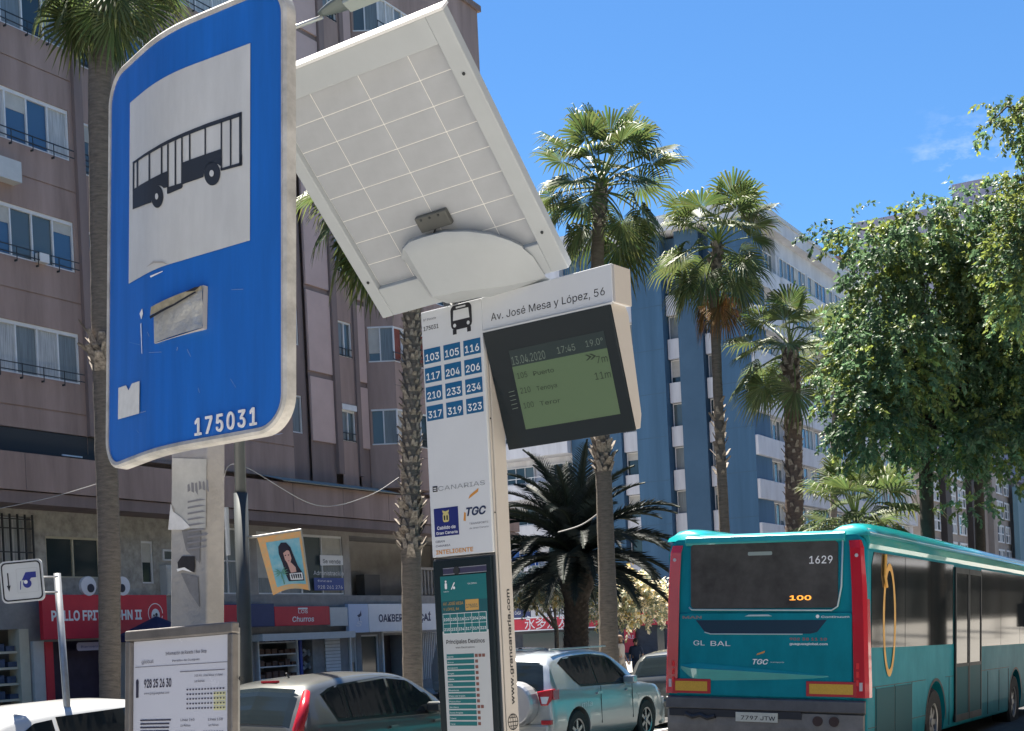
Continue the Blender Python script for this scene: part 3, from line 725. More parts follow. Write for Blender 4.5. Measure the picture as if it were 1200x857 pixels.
def tinted(me, tints):                 # one tint per polygon
    a = me.color_attributes.new('tint', 'FLOAT_COLOR', 'CORNER'); d = []
    for p, t in zip(me.polygons, tints): d += list(t) * p.loop_total
    a.data.foreach_set('color', d)
def fan_mesh(th0, th1, lp, rf, seed, nseg=30, spread=125):
    r_ = random.Random(seed); V = []; F = []; T = []
    # stalk
    pts = [Vector((0, 0, 0))]; n = 6
    for i in range(n):
        a = R(th0 + (th1 - th0) * (i + .5) / n); pts.append(pts[-1] + Vector((math.cos(a), 0, math.sin(a))) * lp / n)
    b = B(); b.tube(pts, [.03, .026, .022, .018, .016, .014, .012], 4, False); V += b.v; F += b.f; T += [(1.9, 1.7, 1.2, 1)] * len(b.f)
    a1 = R(th1); ex = Vector((math.cos(a1), 0, math.sin(a1))); ez = Vector((-math.sin(a1), 0, math.cos(a1))); ey = Vector((0, 1, 0)); c = pts[-1]
    def P(r, a, z, dr): # droop pulls straight down
        q = c + (ex * math.cos(a) + ey * math.sin(a)) * r + ez * z; q.z -= dr; return q
    for k in range(nseg):
        a = R(-spread + 2 * spread * (k + .5) / nseg) + r_.uniform(-.02, .02); da = R(spread / nseg) * .98
        L = rf * (1 - .28 * (abs(a) / R(spread)) ** 2) * r_.uniform(.9, 1.06); cup = .16 * (abs(a) / R(spread)) ** 2 * rf
        dr = r_.uniform(.7, 1.4); t = r_.uniform(.65, 1.3); ty = r_.uniform(.9, 1.25)
        i0 = len(V)
        V += [P(.03, a, 0, 0), P(L*.5, a - da, cup, .01*dr), P(L*.5, a, cup + .018, .01*dr), P(L*.5, a + da, cup, .01*dr),
              P(L*.8, a - da*.42, cup*1.1, .07*dr*rf), P(L*.8, a, cup*1.1 + .008, .07*dr*rf), P(L*.8, a + da*.42, cup*1.1, .07*dr*rf), P(L*r_.uniform(.97, 1.04), a + r_.uniform(-.05, .05), cup, .27*dr*rf)]
        F += [(i0, i0+1, i0+2), (i0, i0+2, i0+3), (i0+1, i0+4, i0+5, i0+2), (i0+2, i0+5, i0+6, i0+3), (i0+4, i0+7, i0+5), (i0+5, i0+7, i0+6)]
        cc = (t * ty, t, t * .8, 1); T += [cc] * 4 + [(t * ty * 1.35, t * 1.15, t * .9, 1)] * 2
    me = bpy.data.meshes.new('frond'); me.from_pydata([tuple(v) for v in V], [], F); me.update(); tinted(me, T); return me
FANS = []                              # (starting angle, mesh)
for i, th in enumerate((86, 74, 60, 45, 30, 12, -8, -28, -50)):
    for j in range(2):
        m_ = fan_mesh(th, th - (4 + i * 5.5), 1.0 if i else .85, .82, 100 + i * 3 + j); m_.materials.append(palmm); FANS.append((th, m_))
DRY = []
for i, th in enumerate((-55, -68, -78)):
    m_ = fan_mesh(th, th - 14, .7, .75, 300 + i, 22, 70); m_.materials.append(drym); DRY.append(m_)
def trunk_path(pix, Y, zb=.0):
    P = [at(u, v, Y) for u, v in pix]; p, q = P[-2], P[-1]
    d = (q - p); d = d / d.z if abs(d.z) > 1e-6 else Vector((0, 0, 1)); base = q + d * (zb - q.z)
    return [base] + P[::-1]
def fan_palm(pix, Y, rtop, rbase, label, nf=34, scale=1., boots=(), dry=0, red=False, seed=1, lo=-50, rings=True, group='fan palms along the avenue'):
    r_ = random.Random(seed); P = trunk_path(pix, Y); base, top = P[0], P[-1]
    rt = root('fan_palm', base, label, 'palm tree', group)
    pts = []; H = (top - base).length
    # resample with slight rings
    L = [0]
    for a, c in zip(P[:-1], P[1:]): L.append(L[-1] + (c - a).length)
    n = int(L[-1] / .16); rad = []
    for i in range(n + 1):
        s_ = L[-1] * i / n; k = max(j for j in range(len(L) - 1) if L[j] <= s_ + 1e-6); t = (s_ - L[k]) / (L[k+1] - L[k])
        pts.append(P[k].lerp(P[k+1], t) - base); f = i / n
        rad.append((rbase + (rtop - rbase) * min(1, f * 1.5)) * (1 + (r_.uniform(-.035, .035) if rings else 0)) * (1.25 if f < .02 else 1))
    b = B(); b.tube(pts, rad, 14); b.make('trunk', trunkr if red else trunkm, rt, smooth=True)
    bb = B()
    def bootrow(f0, f1, dens, size):
        h = f0; ang = 0
        while h < f1:
            i = min(n, int(h * n)); p = pts[i]; ang += 2.4; r0 = rad[i]
            d = Vector((math.cos(ang), math.sin(ang), 0)); t = Vector((-d.y, d.x, 0)); o = p + d * r0 * .93; s_ = size * r_.uniform(.6, 1.25); up = Vector((0, 0, 1))
            tip = o + d * s_ * r_.uniform(.35, .9) + up * s_ * r_.uniform(.5, 1.3); w = s_ * .42
            bb.q(o - t * w, tip - t * w * .5, tip + t * w * .5, o + t * w); bb.q(o - t * w + up * .02, o + t * w + up * .02, tip + t * w * .5 + up * .02, tip - t * w * .5 + up * .02)
            bb.q(tip - t*w*.5, tip - t*w*.5 + up*.02, tip + t*w*.5 + up*.02, tip + t*w*.5)
            h += 1 / (dens * H)
    for a in boots: bootrow(*a)
    bootrow(1 - .9 * scale / H, 1., 26, .16 * scale)
    o = bb.make('leaf_base', boot, rt); o['kind'] = 'stuff'
    tp = top - base
    for i in range(nf):
        f = (i + .5) / nf; th = 86 - (86 - lo) * f ** .85 + r_.uniform(-7, 7)
        me = min(FANS, key=lambda q: abs(q[0] - th) + r_.random() * 4)[1]; yaw = i * 2.39996 + r_.uniform(-.25, .25)
        sc_ = scale * r_.uniform(.86, 1.12)
        M_ = Matrix.Translation(tp + Vector((0, 0, .1 - .35 * f)) * scale) @ Matrix.Rotation(yaw, 4, 'Z') @ Matrix.Rotation(r_.uniform(-.12, .12), 4, 'Y') @ Matrix.Rotation(r_.uniform(-.35, .35), 4, 'X') @ Matrix.Scale(sc_, 4)
        link('frond', me, None, rt, M_)
    for i in range(dry):
        M_ = Matrix.Translation(tp + Vector((0, 0, -.45 - .5 * r_.random())) * scale) @ Matrix.Rotation(i * 2.4 + r_.random(), 4, 'Z') @ Matrix.Scale(scale * r_.uniform(.7, 1.05), 4)
        link('dry_frond', DRY[i % 3], None, rt, M_)
    return rt
fan_palm([(704, 216), (700, 300), (706, 520), (712, 690), (714, 780)], 35, .17, .27, 'tall fan palm against the sky just above the bus stop totem header', 34, 1.26, boots=((.455, .515, 60, .24),), seed=11, red=False, lo=-34)
fan_palm([(841, 285), (837, 350), (842, 480), (849, 620)], 37, .13, .16, 'slim fan palm with a brown dry skirt in front of the blue block', 32, 1.17, boots=((.5, .66, 16, .2),), dry=7, seed=23, lo=-36)
fan_palm([(926, 408), (930, 520), (931, 620)], 37, .23, .27, 'shorter fan palm with a thick rough trunk at the corner of the blue block', 24, 1.18, boots=((.02, .97, 30, .15),), red=True, seed=35, lo=-40)
fan_palm([(984, 408), (977, 520), (977, 620)], 62, .15, .18, 'distant dark fan palm on a thin trunk half hidden by the leafy tree', 36, 1.1, seed=47, dry=8)
fan_palm([(1003, 612), (1004, 640)], 30, .2, .25, 'low young fan palm whose fronds show just above the bus roof', 30, 1.0, seed=59, lo=-12)
fan_palm([(121, -48), (117, 100), (121, 400), (128, 640), (129, 820)], 26, .22, .2, 'fan palm with a tall grey ringed trunk left of the blue stop sign', 40, 1.05, boots=((.49, .53, 40, .3),), seed=61)
fan_palm([(458, 205), (476, 290), (483, 375), (481, 600), (484, 812)], 28, .18, .22, 'fan palm with a shaggy trunk of old leaf bases left of the totem', 44, 1.32, boots=((.42, 1., 70, .125), (.33, .42, 70, .22)), seed=73)

# date palm
def date_frond(th0, dth, L, seed):
    r_ = random.Random(seed); V = []; F = []; T = []; n = 46; p = Vector((0, 0, 0)); pts = [p.copy()]; dirs = []
    for i in range(n):
        a = R(th0 - dth * (i / n) ** 1.25); d = Vector((math.cos(a), 0, math.sin(a))); dirs.append(d); p = p + d * L / n; pts.append(p.copy())
    b = B(); b.tube(pts[::4] + [pts[-1]], [.045] * 4 + [.024] * (len(pts[::4]) - 3), 4, False); V += b.v; F += b.f; T += [(1.6, 1.5, 1.1, 1)] * len(b.f)
    for i in range(4, n):
        for s_ in (-1, 1):
            for h in range(2):
                o = pts[i] + dirs[i] * (h * L / n * .5); f = i / n; ln = .6 * math.sin(math.pi * min(1, .18 + f * .86)) ** .6 * r_.uniform(.85, 1.1) + .05
                d = dirs[i]; up = Vector((-d.z, 0, d.x)); side = Vector((0, s_, 0))
                v = (d * .75 + side * .75 + up * .32 * r_.uniform(.2, 1.3)).normalized(); e = o + v * ln; e.z -= .1 * ln; w = d * .032
                m_ = o + v * ln * .5 + d * .02
                k = len(V); V += [o - w, m_, e, o + w + Vector((0, 0, .004))]; F.append((k, k+1, k+2, k+3)); t = r_.uniform(.6, 1.4); T.append((t, t, t, 1))
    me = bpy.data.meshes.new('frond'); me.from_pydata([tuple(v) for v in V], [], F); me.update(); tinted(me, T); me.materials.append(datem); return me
DF = [(th, date_frond(th, dd, L, int(th) + 500)) for th, dd, L in ((84, 45, 2.9), (68, 62, 3.1), (50, 72, 3.2), (32, 74, 3.1), (14, 66, 3.0), (-6, 52, 2.8), (-28, 36, 2.4))]
P = trunk_path([(676, 648), (675, 770)], 40); dp = root('date_palm', P[0], 'dark bushy date palm with a thick trunk behind the silver estate car', 'palm tree')
hh = (P[-1] - P[0]).length; r_ = random.Random(5)
pts = [(P[-1] - P[0]) * (i / 24) for i in range(25)]
b = B(); b.tube(pts, [.36 + (.14 * math.sin((i - 16) / 8 * math.pi) if i > 16 else 0) + r_.uniform(-.02, .02) for i in range(25)], 16); b.make('trunk', bark, dp, smooth=True)
bb = B()
for i in range(420):
    a = i * 2.4; f = (i / 420); z = hh * f; d = Vector((math.cos(a), math.sin(a), 0)); t = Vector((-d.y, d.x, 0)); o = (P[-1] - P[0]) * f + d * (.34 + (.13 if f > .72 else 0)); tip = o + d * .1 + Vector((0, 0, .12))
    bb.q(o - t*.07, tip, o + t*.07); bb.q(o - t*.07, o + t*.07, o + Vector((0, 0, -.04)))
bb.make('leaf_base', bark, dp)['kind'] = 'stuff'
for i in range(74):
    f = (i + .5) / 74; th = 86 - 96 * f + r_.uniform(-6, 6); me = min(DF, key=lambda q: abs(q[0] - th))[1]
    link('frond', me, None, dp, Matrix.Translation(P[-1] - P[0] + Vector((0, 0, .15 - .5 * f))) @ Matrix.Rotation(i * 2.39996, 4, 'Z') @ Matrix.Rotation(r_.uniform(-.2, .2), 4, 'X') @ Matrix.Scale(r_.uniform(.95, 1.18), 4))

# leafy crowns
def crown(name, parent, org, blobs, m, ntw, nl, ls, seed, droop=.6, yellow=.25, tw=.6, flower=0., shell=.5):
    r_ = random.Random(seed); V = []; F = []; T = []; vol = [b_[1].x * b_[1].z for b_ in blobs]; tot = sum(vol)
    tints = [tuple(r_.uniform(.75, 1.25) for _ in range(1)) for _ in blobs]
    for (c, rad), vl, tb in zip(blobs, vol, tints):
        for _ in range(max(4, int(ntw * vl / tot))):
            d = Vector((r_.gauss(0, 1), r_.gauss(0, 1), r_.gauss(0, 1) + .15)).normalized(); k = (shell + (1 - shell) * r_.random()) 
            p = Vector((c.x + d.x * rad.x * k, c.y + d.y * rad.y * k, c.z + d.z * rad.z * k)) - org
            g = (Vector((d.x, d.y, d.z * .5)) * .8 + Vector((r_.uniform(-.5, .5), r_.uniform(-.5, .5), r_.uniform(-.3, .5)))).normalized()
            ln = tw * r_.uniform(.5, 1.2); tb_ = tb[0] * r_.uniform(.75, 1.2); yl = r_.random() < yellow
            for i in range(nl):
                p = p + g * ln / nl; g = (g + Vector((0, 0, -droop / nl * 2.2))).normalized()
                a = r_.uniform(0, 6.283); sd = (g.orthogonal().normalized() * math.cos(a) + g.cross(g.orthogonal()).normalized() * math.sin(a))
                ld = (g * .45 + sd * .8 + Vector((0, 0, -.55))).normalized(); s_ = ls * r_.uniform(.65, 1.2)
                nrm = Vector((r_.gauss(0, .6), r_.gauss(0, .6), 1)); wv = ld.cross(nrm).normalized() * s_ * .27; up = wv.cross(ld).normalized()
                o = p; mid = o + ld * s_ * .5 - up * s_ * .05; e = o + ld * s_
                k0 = len(V); V += [o, mid - wv, e, mid + wv, mid - up * s_ * .06]; F += [(k0, k0+1, k0+4), (k0+1, k0+2, k0+4), (k0, k0+4, k0+3), (k0+4, k0+2, k0+3)]
                t = tb_ * r_.uniform(.7, 1.3)
                if flower and r_.random() < flower: cc = (3.2 * t, 2.9 * t, 3.6 * t, 1)
                else: cc = (t * (1.6 if yl else .9), t * (1.35 if yl else 1.), t * (.9 if yl else 1.15), 1)
                T += [cc] * 4
    me = bpy.data.meshes.new(name); me.from_pydata([tuple(v) for v in V], [], F); me.update(); tinted(me, T)
    o = link(name, me, m, parent); o['kind'] = 'stuff'; return o
def blob(u, v, ru, rv, Y, dy=1.2):
    k = Y / FPX; return (at(u, v, Y), Vector((ru * k, dy, rv * k)))
FIC = [(1075,272,40,26,25), (1035,335,42,40,25.5), (1100,330,55,50,26), (1012,415,34,42,25), (1052,430,58,58,24.5), (1002,478,26,32,24.5), (1030,505,46,34,24.6), (1112,440,60,62,26.5), (1110,522,50,34,25.5),
       (1155,330,42,62,25.5), (1168,440,52,80,26.5), (1165,520,44,34,25.5), (1188,255,28,26,25), (1145,232,32,10,24.8), (1012,284,34,9,25), (978,270,16,7,25), (1140,590,9,14,24.5), (1045,285,26,14,25),
       (982,445,9,12,24.6), (1240,330,50,90,26), (1240,470,50,110,26), (1235,230,34,34,25.5), (1120,255,24,12,25.2), (990,385,12,12,25)]
fb = at(1085, 640, 26.2); fb.z = .1
ft = root('leafy_tree', fb, 'big dense leafy tree with drooping branches filling the right side above the bus', 'tree')
def branch(P, r0, r1, nm, par, org, m=bark, n=8):
    pts = []
    for i in range(len(P) - 1):
        for k in range(4): pts.append(P[i].lerp(P[i+1], k / 4) - org)
    pts.append(P[-1] - org); N = len(pts)
    b = B(); b.tube(pts, [r0 + (r1 - r0) * i / (N - 1) for i in range(N)], n); return b.make(nm, m, par, smooth=True)
branch([fb, at(1085, 560, 26.2), at(1092, 480, 26.2)], .15, .12, 'trunk', ft, fb)
for u, v, Y in ((1035, 340, 25.5), (1000, 410, 25), (1100, 320, 26), (1165, 340, 26), (1180, 450, 26.5), (1040, 500, 24.8), (1240, 330, 26), (1075, 270, 25.2)):
    branch([at(1092, 490, 26.2), at((1092 + u) / 2, (490 + v) / 2 + 8, (26.2 + Y) / 2), at(u, v, Y)], .1, .02, 'limb', ft, fb)
branch([at(1075, 278, 25.2), at(1030, 272, 25), at(985, 266, 25), at(962, 275, 25)], .02, .008, 'limb', ft, fb, n=5)
crown('crown', ft, fb, [blob(*q) for q in FIC], leafm, 4600, 20, .118, 3, droop=.6, yellow=.3, tw=.5, shell=.5)
fb2 = at(1205, 640, 21.5); fb2.z = .15
f2 = root('leafy_tree', fb2, 'nearer pale green tree whose branches hang in at the right edge', 'tree')
branch([fb2, at(1222, 500, 21.5), at(1228, 300, 21.5), at(1216, 140, 21.5)], .16, .05, 'trunk', f2, fb2)
branch([at(1224, 230, 21.5), at(1205, 130, 21.5), at(1180, 125, 21.5), at(1160, 145, 21.5)], .03, .008, 'limb', f2, fb2, n=5)
crown('crown', f2, fb2, [blob(1185, 300, 17, 60, 21.5, .7), blob(1198, 350, 22, 34, 21.5, .7), blob(1185, 125, 18, 9, 21.5, .4), blob(1163, 150, 8, 12, 21.5, .3), blob(1215, 260, 22, 60, 21.5, .8), blob(1204, 150, 10, 24, 21.5, .4), blob(1235, 150, 25, 50, 21.5, .8)],
      leafm, 800, 18, .095, 8, droop=.7, yellow=.5, tw=.42)
fb3 = at(1147, 640, 31); fb3.z = .1
f3 = root('leafy_tree', fb3, 'further leafy tree with a dark trunk showing between the crown and the bus roof', 'tree')
branch([fb3, at(1147, 570, 31), at(1150, 500, 31)], .13, .1, 'trunk', f3, fb3)
crown('crown', f3, fb3, [blob(1150, 450, 60, 50, 31.5, 2), blob(1080, 440, 40, 40, 31.5, 1.6), blob(1215, 450, 50, 60, 31.5, 2)], leafm, 900, 16, .14, 9, yellow=.1)
# young flowering trees before the far shops
for (u, v, ru, rv), tr, lab, sd in (((627, 690, 34, 18), (652, 765), 'small yellowish flowering street tree left of the dark date palm', 5), ((735, 703, 44, 30), (722, 765), 'small pale flowering street tree right of the dark date palm', 6)):
    Y = 46; b0 = at(tr[0], tr[1], Y); b0.z = .13; t_ = root('flowering_tree', b0, lab, 'tree', 'small flowering trees by the far shops')
    branch([b0, at(tr[0], 735, Y), at(u, v, Y)], .09, .05, 'trunk', t_, b0, trunkm)
    for du in (-1, 1): branch([at(tr[0], 738, Y), at(u + du * ru * .6, v, Y)], .05, .02, 'limb', t_, b0, trunkm)
    crown('crown', t_, b0, [blob(u, v, ru, rv, Y, 1.), blob(u - ru * .6, v + 4, ru * .5, rv * .7, Y, .8), blob(u + ru * .55, v + 6, ru * .5, rv * .8, Y, .8), blob(u, v - rv * .5, ru * .5, rv * .6, Y, .8)], bloom, 520, 12, .17, sd, yellow=.2, flower=.34 if sd == 6 else .22, droop=.3, tw=.5)
# ================================================================ blue bus stop sign on its leaning post
Rs = ((0.776764, -0.629609, 0.015182), (0.628749, 0.773867, -0.076189))
MSG = frame((-.662690, 3.0, 3.079480), Rs[0], Rs[1])
def sag(x):
    f = lambda q: .036 * ((q / .212) ** 2 - 1)
    if x > .06: return f(.06) + 2 * .036 * .06 / .212 ** 2 * (x - .06)
    if x < -.13: return f(-.13) - 2 * .036 * .13 / .212 ** 2 * (x + .13)
    return f(x)         # the sheet is bowed towards the street
def ps(u, v, off=0.):
    c = 0.
    for _ in range(4): p = pick(MSG, u, v, c + off); c = sag(p.x)
    return p.x, p.z
def p2(u, v, c): p = pick(MSG, u, v, c); return p.x, p.z
def PS(l, off=0.): return [ps(u, v, off) for u, v in l]
postm = mat('post_concrete', (.36, .35, .34), .8, var=.3, scale=5, bump=.2, bscale=60)
rr0 = random.Random(12)
sgn = root('bus_stop_sign', MSG @ Matrix.Translation((0, .06, 0)), 'large bowed blue bus stop sign with white bus pictogram and number 175031', 'sign')
def sob(o): o.location.y = -.06; return o
x0, x1, z0, z1 = ps(127.5, 330)[0], ps(334, 250)[0], (ps(124, 549)[1] + ps(338, 503)[1]) / 2, (ps(168, 58)[1] + ps(273, 3.5)[1]) / 2
print('SIGN', x0, x1, z0, z1, ps(124,549), ps(338,503), ps(168,58), ps(273,3.5), ps(217,26))
bm_blue = mat('sign_blue', (.012, .14, .54), .42, var=.22, scale=3, stretch=(5, 1, .5))
rimm = mat('sign_rim', (.55, .54, .52), .45, .1, var=.4, scale=16, bump=.05)
def plate(nm, x0, x1, z0, z1, r, y0, y1, m, parent):
    P = rrect(x0, x1, z0, z1, r, 8); bm = bmesh.new()
    vs = [bm.verts.new((a, y0, b)) for a, b in P]; f = bm.faces.new(vs)
    ex = bmesh.ops.extrude_face_region(bm, geom=[f])
    for e in ex['geom']:
        if isinstance(e, bmesh.types.BMVert): e.co.y = y1
    x = x0 + .02
    while x < x1:
        bmesh.ops.bisect_plane(bm, geom=bm.verts[:] + bm.edges[:] + bm.faces[:], plane_co=(x, 0, 0), plane_no=(1, 0, 0)); x += .02
    for v in bm.verts: v.co.y += sag(v.co.x)
    bmesh.ops.recalc_face_normals(bm, faces=bm.faces); me = bpy.data.meshes.new(nm); bm.to_mesh(me); bm.free()
    return link(nm, me, m, parent)
sob(plate('blue_panel', x0 + .008, x1 - .008, z0 + .008, z1 - .008, .062, 0, .016, bm_blue, sgn))
# rim: closed ring of a small rectangular section following the bow
P = rrect(x0, x1, z0, z1, .07, 10)
Q = []
for (a, b_), (c, d) in zip(P, P[1:] + P[:1]):
    n_ = max(1, int(math.hypot(c - a, d - b_) / .03)); Q += [(a + (c - a) * k / n_, b_ + (d - b_) * k / n_) for k in range(n_)]
b = B(); N = len(Q); sec = [(-.008, -.003), (.0, -.005), (.006, -.001), (.006, .024), (.002, .027), (-.008, .024)]
for i in range(N):
    p, q = Q[i - 1], Q[(i + 1) % N]; t = Vector((q[0] - p[0], q[1] - p[1])).normalized(); nn = Vector((t.y, -t.x))
    for o_n, y in sec: b.v.append((Q[i][0] + nn.x * o_n, y + sag(Q[i][0] + nn.x * o_n), Q[i][1] + nn.y * o_n))
K = len(sec)
for i in range(N):
    for k in range(K): b.f.append((i * K + k, i * K + (k + 1) % K, ((i + 1) % N) * K + (k + 1) % K, ((i + 1) % N) * K + k))
sob(b.make('rim', rimm, sgn, fix=True))
whsq = mat('sign_white_reflective', (.6, .61, .61), .35, var=.14, scale=7, bump=.12, bscale=500, stretch=(2, 1, .5))
sob(poly_obj('white_panel', whsq, sgn, [PS([(153,121), (294,51), (293.5,282), (213,306), (190,313), (151.5,333)])], -.0015, sag))
# pictogram of a bus, from the photograph's outline
k_ = 1 / 2.857
def pc(l): return [ps(a * k_, b_ * k_) for a, b_ in l]
bl = mat('pictogram_black', (.03, .035, .045), .45)
polys = [pc(l) for l in (
    [(448,545),(520,497),(600,455),(700,414),(813,376),(813,390),(700,428),(600,468),(520,508),(448,553)],      # roof
    [(448,545),(453,543),(453,640),(448,640)], [(461,540),(466,537),(466,626),(461,629)], [(501,516),(506,513),(506,606),(501,608)],
    [(542,496),(547,493),(547,585),(542,588)], [(563,486),(568,483),(568,650),(563,651)], [(588,474),(593,471),(593,620),(588,622)], [(610,463),(615,461),(615,628),(610,630)],
    [(636,452),(641,450),(641,542),(636,544)], [(688,430),(693,428),(693,520),(688,522)], [(742,408),(747,406),(747,572),(742,573)], [(773,396),(778,394),(778,560),(773,561)], [(804,382),(813,378),(813,556),(804,558)],
    [(448,637),(500,606),(567,573),(567,628),(552,632),(543,624),(530,622),(517,632),(511,650),(511,680),(448,703)],
    [(613,547),(680,522),(745,500),(745,562),(735,552),(718,546),(700,552),(688,572),(685,595),(613,620)],
    [(568,628),(613,614),(613,632),(568,651)], [(741,566),(813,545),(813,556),(745,574)], [(808,521),(814,519),(814,556),(808,557)])]
wh = []
for cx_, cy_, rx, ry in ((530, 660, 20, 38), (714, 583, 27, 40)):
    ring = [ps((cx_ + rx * math.cos(R(a))) * k_, (cy_ + ry * math.sin(R(a))) * k_) for a in range(0, 360, 15)]
    inn = [ps((cx_ + rx * .28 * math.cos(R(a))) * k_, (cy_ + ry * .28 * math.sin(R(a))) * k_) for a in range(0, 360, 30)]
    polys.append(ring); wh.append(inn)
pict = sob(poly_obj('bus_pictogram', bl, sgn, polys, -.003, sag))
poly_obj('wheel_hub', whsq, pict, wh, -.0045, sag)
# stop number, with raised white digits
a0 = ps(231, 510); a1 = ps(303, 499)
tmb = text(sgn, '175031', a0[0], (a0[1] + a1[1]) / 2 + .0, .05, a1[0] - a0[0], -.004, mat('digit_white', (.8, .8, .8), .4), 'stop_number', bold=.01, space=1.25, drape=sag, depth=.003); sob(tmb)
for k in range(11):
    u, v = rr0.uniform(150, 325), rr0.uniform(330, 520); a = rr0.uniform(-.5, 2.2); l_ = rr0.uniform(4, 16)
    sob(poly_obj('scratch', mat('scratch_pale', (.3, .38, .55), .5), sgn, [PS([(u, v), (u + l_ * math.cos(a), v + l_ * math.sin(a)), (u + l_ * math.cos(a) + .5, v + l_ * math.sin(a) + .4), (u + .5, v + .3)])], -.0025, sag))
# half peeled sticker plate and the small torn one
stk = mat('sticker_grey', (.55, .55, .53), .4, .3, var=.3, scale=14, bump=.5, bscale=25)
o = PS([(182,360),(244,336),(243,386),(183,403)])
b = B(); xs = [i / 8 for i in range(9)]
def bil(s_, t): 
    A, Bq, Cq, D = o; a = [A[i] + (Bq[i] - A[i]) * s_ for i in (0, 1)]; c = [D[i] + (Cq[i] - D[i]) * s_ for i in (0, 1)]; return a[0] + (c[0] - a[0]) * t, a[1] + (c[1] - a[1]) * t
for i in range(8):
    for j in range(6):
        q = []
        for (s_, t) in ((i/8, j/6), ((i+1)/8, j/6), ((i+1)/8, (j+1)/6), (i/8, (j+1)/6)):
            x, z = bil(s_, t); q.append((x, sag(x) - .005 - .008 * s_ * (1 + .3 * math.sin(t * 7)), z))
        b.q(*q)
sob(b.make('sticker', stk, sgn, fix=True)); b = B()
P4 = [(p[0], sag(p[0]) - .005 - .008 * s_, p[1]) for p, s_ in zip(o, (0, 1, 1, 0))]
for i in range(4):
    a, c = P4[i], P4[(i + 1) % 4]; b.q(a, c, (c[0], sag(c[0]) - .001, c[2]), (a[0], sag(a[0]) - .001, a[2]))
sob(b.make('sticker_edge', mat('sticker_edge', (.5, .48, .44), .7), sgn))
sob(poly_obj('sticker_tear', mat('tear_tan', (.4, .35, .24), .7, var=.4, scale=40), sgn, [PS([(183,372),(184,362),(243,337),(243,341),(215,356)])], -.016, sag))
sob(poly_obj('sticker_tear', print_black, sgn, [PS([(224,345),(236,339),(242,338),(236,343)]), PS([(183,373),(212,358),(236,344),(238,345),(213,360),(184,376)])], -.0175, sag))
sob(poly_obj('sticker', mat('sticker_white', (.72, .72, .7), .5, var=.15, scale=30), sgn, [PS([(140,455),(149,452),(152,458),(156,450),(165,447),(164.5,485),(139.5,492)])], -.003, sag))
sob(poly_obj('scratch', print_white, sgn, [PS([(177,324),(192,318),(192,319),(178,326)]), PS([(166,380),(167,379),(168,415),(167.5,415)]), PS([(165,368),(168,362),(169,368),(167,375)])], -.003, sag))
sob(poly_obj('panel_crease', mat('crease', (.4, .38, .36), .6), sgn, [PS([(173,314),(182,309),(193,309),(200,311),(192,307),(181,307)])], -.004, sag))
pole_x = (-.054, .071)
b = B(); b.box(p2(200, 650, .035)[0], p2(242, 650, .035)[0], .035, .085, -3.3, .2); sob(b.make('post', postm, sgn, bev=.004))
for z in (-.5, .1): 
    b = B(); b.box(-.07, .075, .0, .036, z, z + .05); sob(b.make('clamp', steel, sgn))
papr = mat('notice_paper', (.5, .5, .48), .6, var=.25, scale=12)
nt1 = sob(poly_obj('notice', papr, sgn, [[p2(u, v, .032) for u, v in ((202,537),(242,538),(241,619),(206,620),(205,596),(201,590))]], .032))
L_ = []; rr_ = random.Random(4)
for k in range(9):
    z = -.73 - k * .013; L_.append([(-.035, z), (-.035 + .07 * rr_.uniform(.5, 1.1), z), (-.035 + .07 * .9, z - .004), (-.035, z - .004)])
poly_obj('printed_lines', mat('faded_ink', (.22, .22, .24), .6), nt1, L_ + [*[[(-.036 + .013 * k, -.694 + .004 * (k % 2)), (-.036 + .013 * k + rr_.uniform(.005, .011), -.692), (-.036 + .013 * k + .01, -.708 - .006 * (k % 3)), (-.036 + .013 * k + .001, -.71)] for k in range(6)]], .031)
sob(poly_obj('torn_paper', mat('torn_white', (.7, .7, .7), .5, var=.2, scale=30), sgn, [[p2(u, v, .03) for u, v in ((197,621),(200,590),(203,600),(212,606),(223,618),(215,621))]], .03))
sob(poly_obj('torn_paper', mat('torn_grey', (.2, .2, .21), .6, var=.3, scale=30), sgn, [[p2(u, v, .033) for u, v in ((213,622),(235,622),(234,660),(218,645))], [p2(u, v, .033) for u, v in ((212,672),(232,676),(234,712),(222,694))]], .033))
sob(poly_obj('torn_sticker', mat('sticker_black', (.03, .03, .035), .4, var=.4, scale=60), sgn, [[p2(u, v, .0315) for u, v in ((208,659),(213,652),(228,652),(228,671),(217,667),(209,668))]], .0315))
poly_obj('torn_edge', print_white, sgn.children[-1], [[p2(u, v, .03) for u, v in ((207,667),(216,665),(226,671),(214,668),(208,670))]], .03)

# ---------------------------------------------------------------- timetable board in front of the post
MB_ = MSG @ Matrix.Rotation(.0, 4, 'Z')
cB = -.12
q = [pick(MB_, u, v, cB) for u, v in ((146, 738), (272, 730.5), (271, 857), (145, 857))]
bx0, bx1, bz1 = q[0].x, q[1].x, (q[0].z + q[1].z) / 2
brd = root('timetable_board', MB_ @ Matrix.Translation((0, cB, 0)), 'steel framed timetable board below the blue stop sign', 'notice board')
stl = mat('brushed_frame', (.25, .235, .225), .5, .75, var=.3, scale=10, bump=.08, bscale=80)
fw, dp_ = .032, .018; bzb = bz1 - .46
b = B(); b.box(bx0, bx1, 0, dp_, bz1 - .022, bz1); b.box(bx0, bx1, 0, dp_, bzb, bzb + fw); b.box(bx0, bx0 + .017, .001, dp_ - .001, bzb + fw, bz1 - .022); b.box(bx1 - .017, bx1, .001, dp_ - .001, bzb + fw, bz1 - .022)
b.make('frame', stl, brd, bev=.003)
B().box(bx0 + .01, bx1 - .01, dp_ - .004, dp_ + .01, bzb + .01, bz1 - .01).make('back_plate', steel, brd)
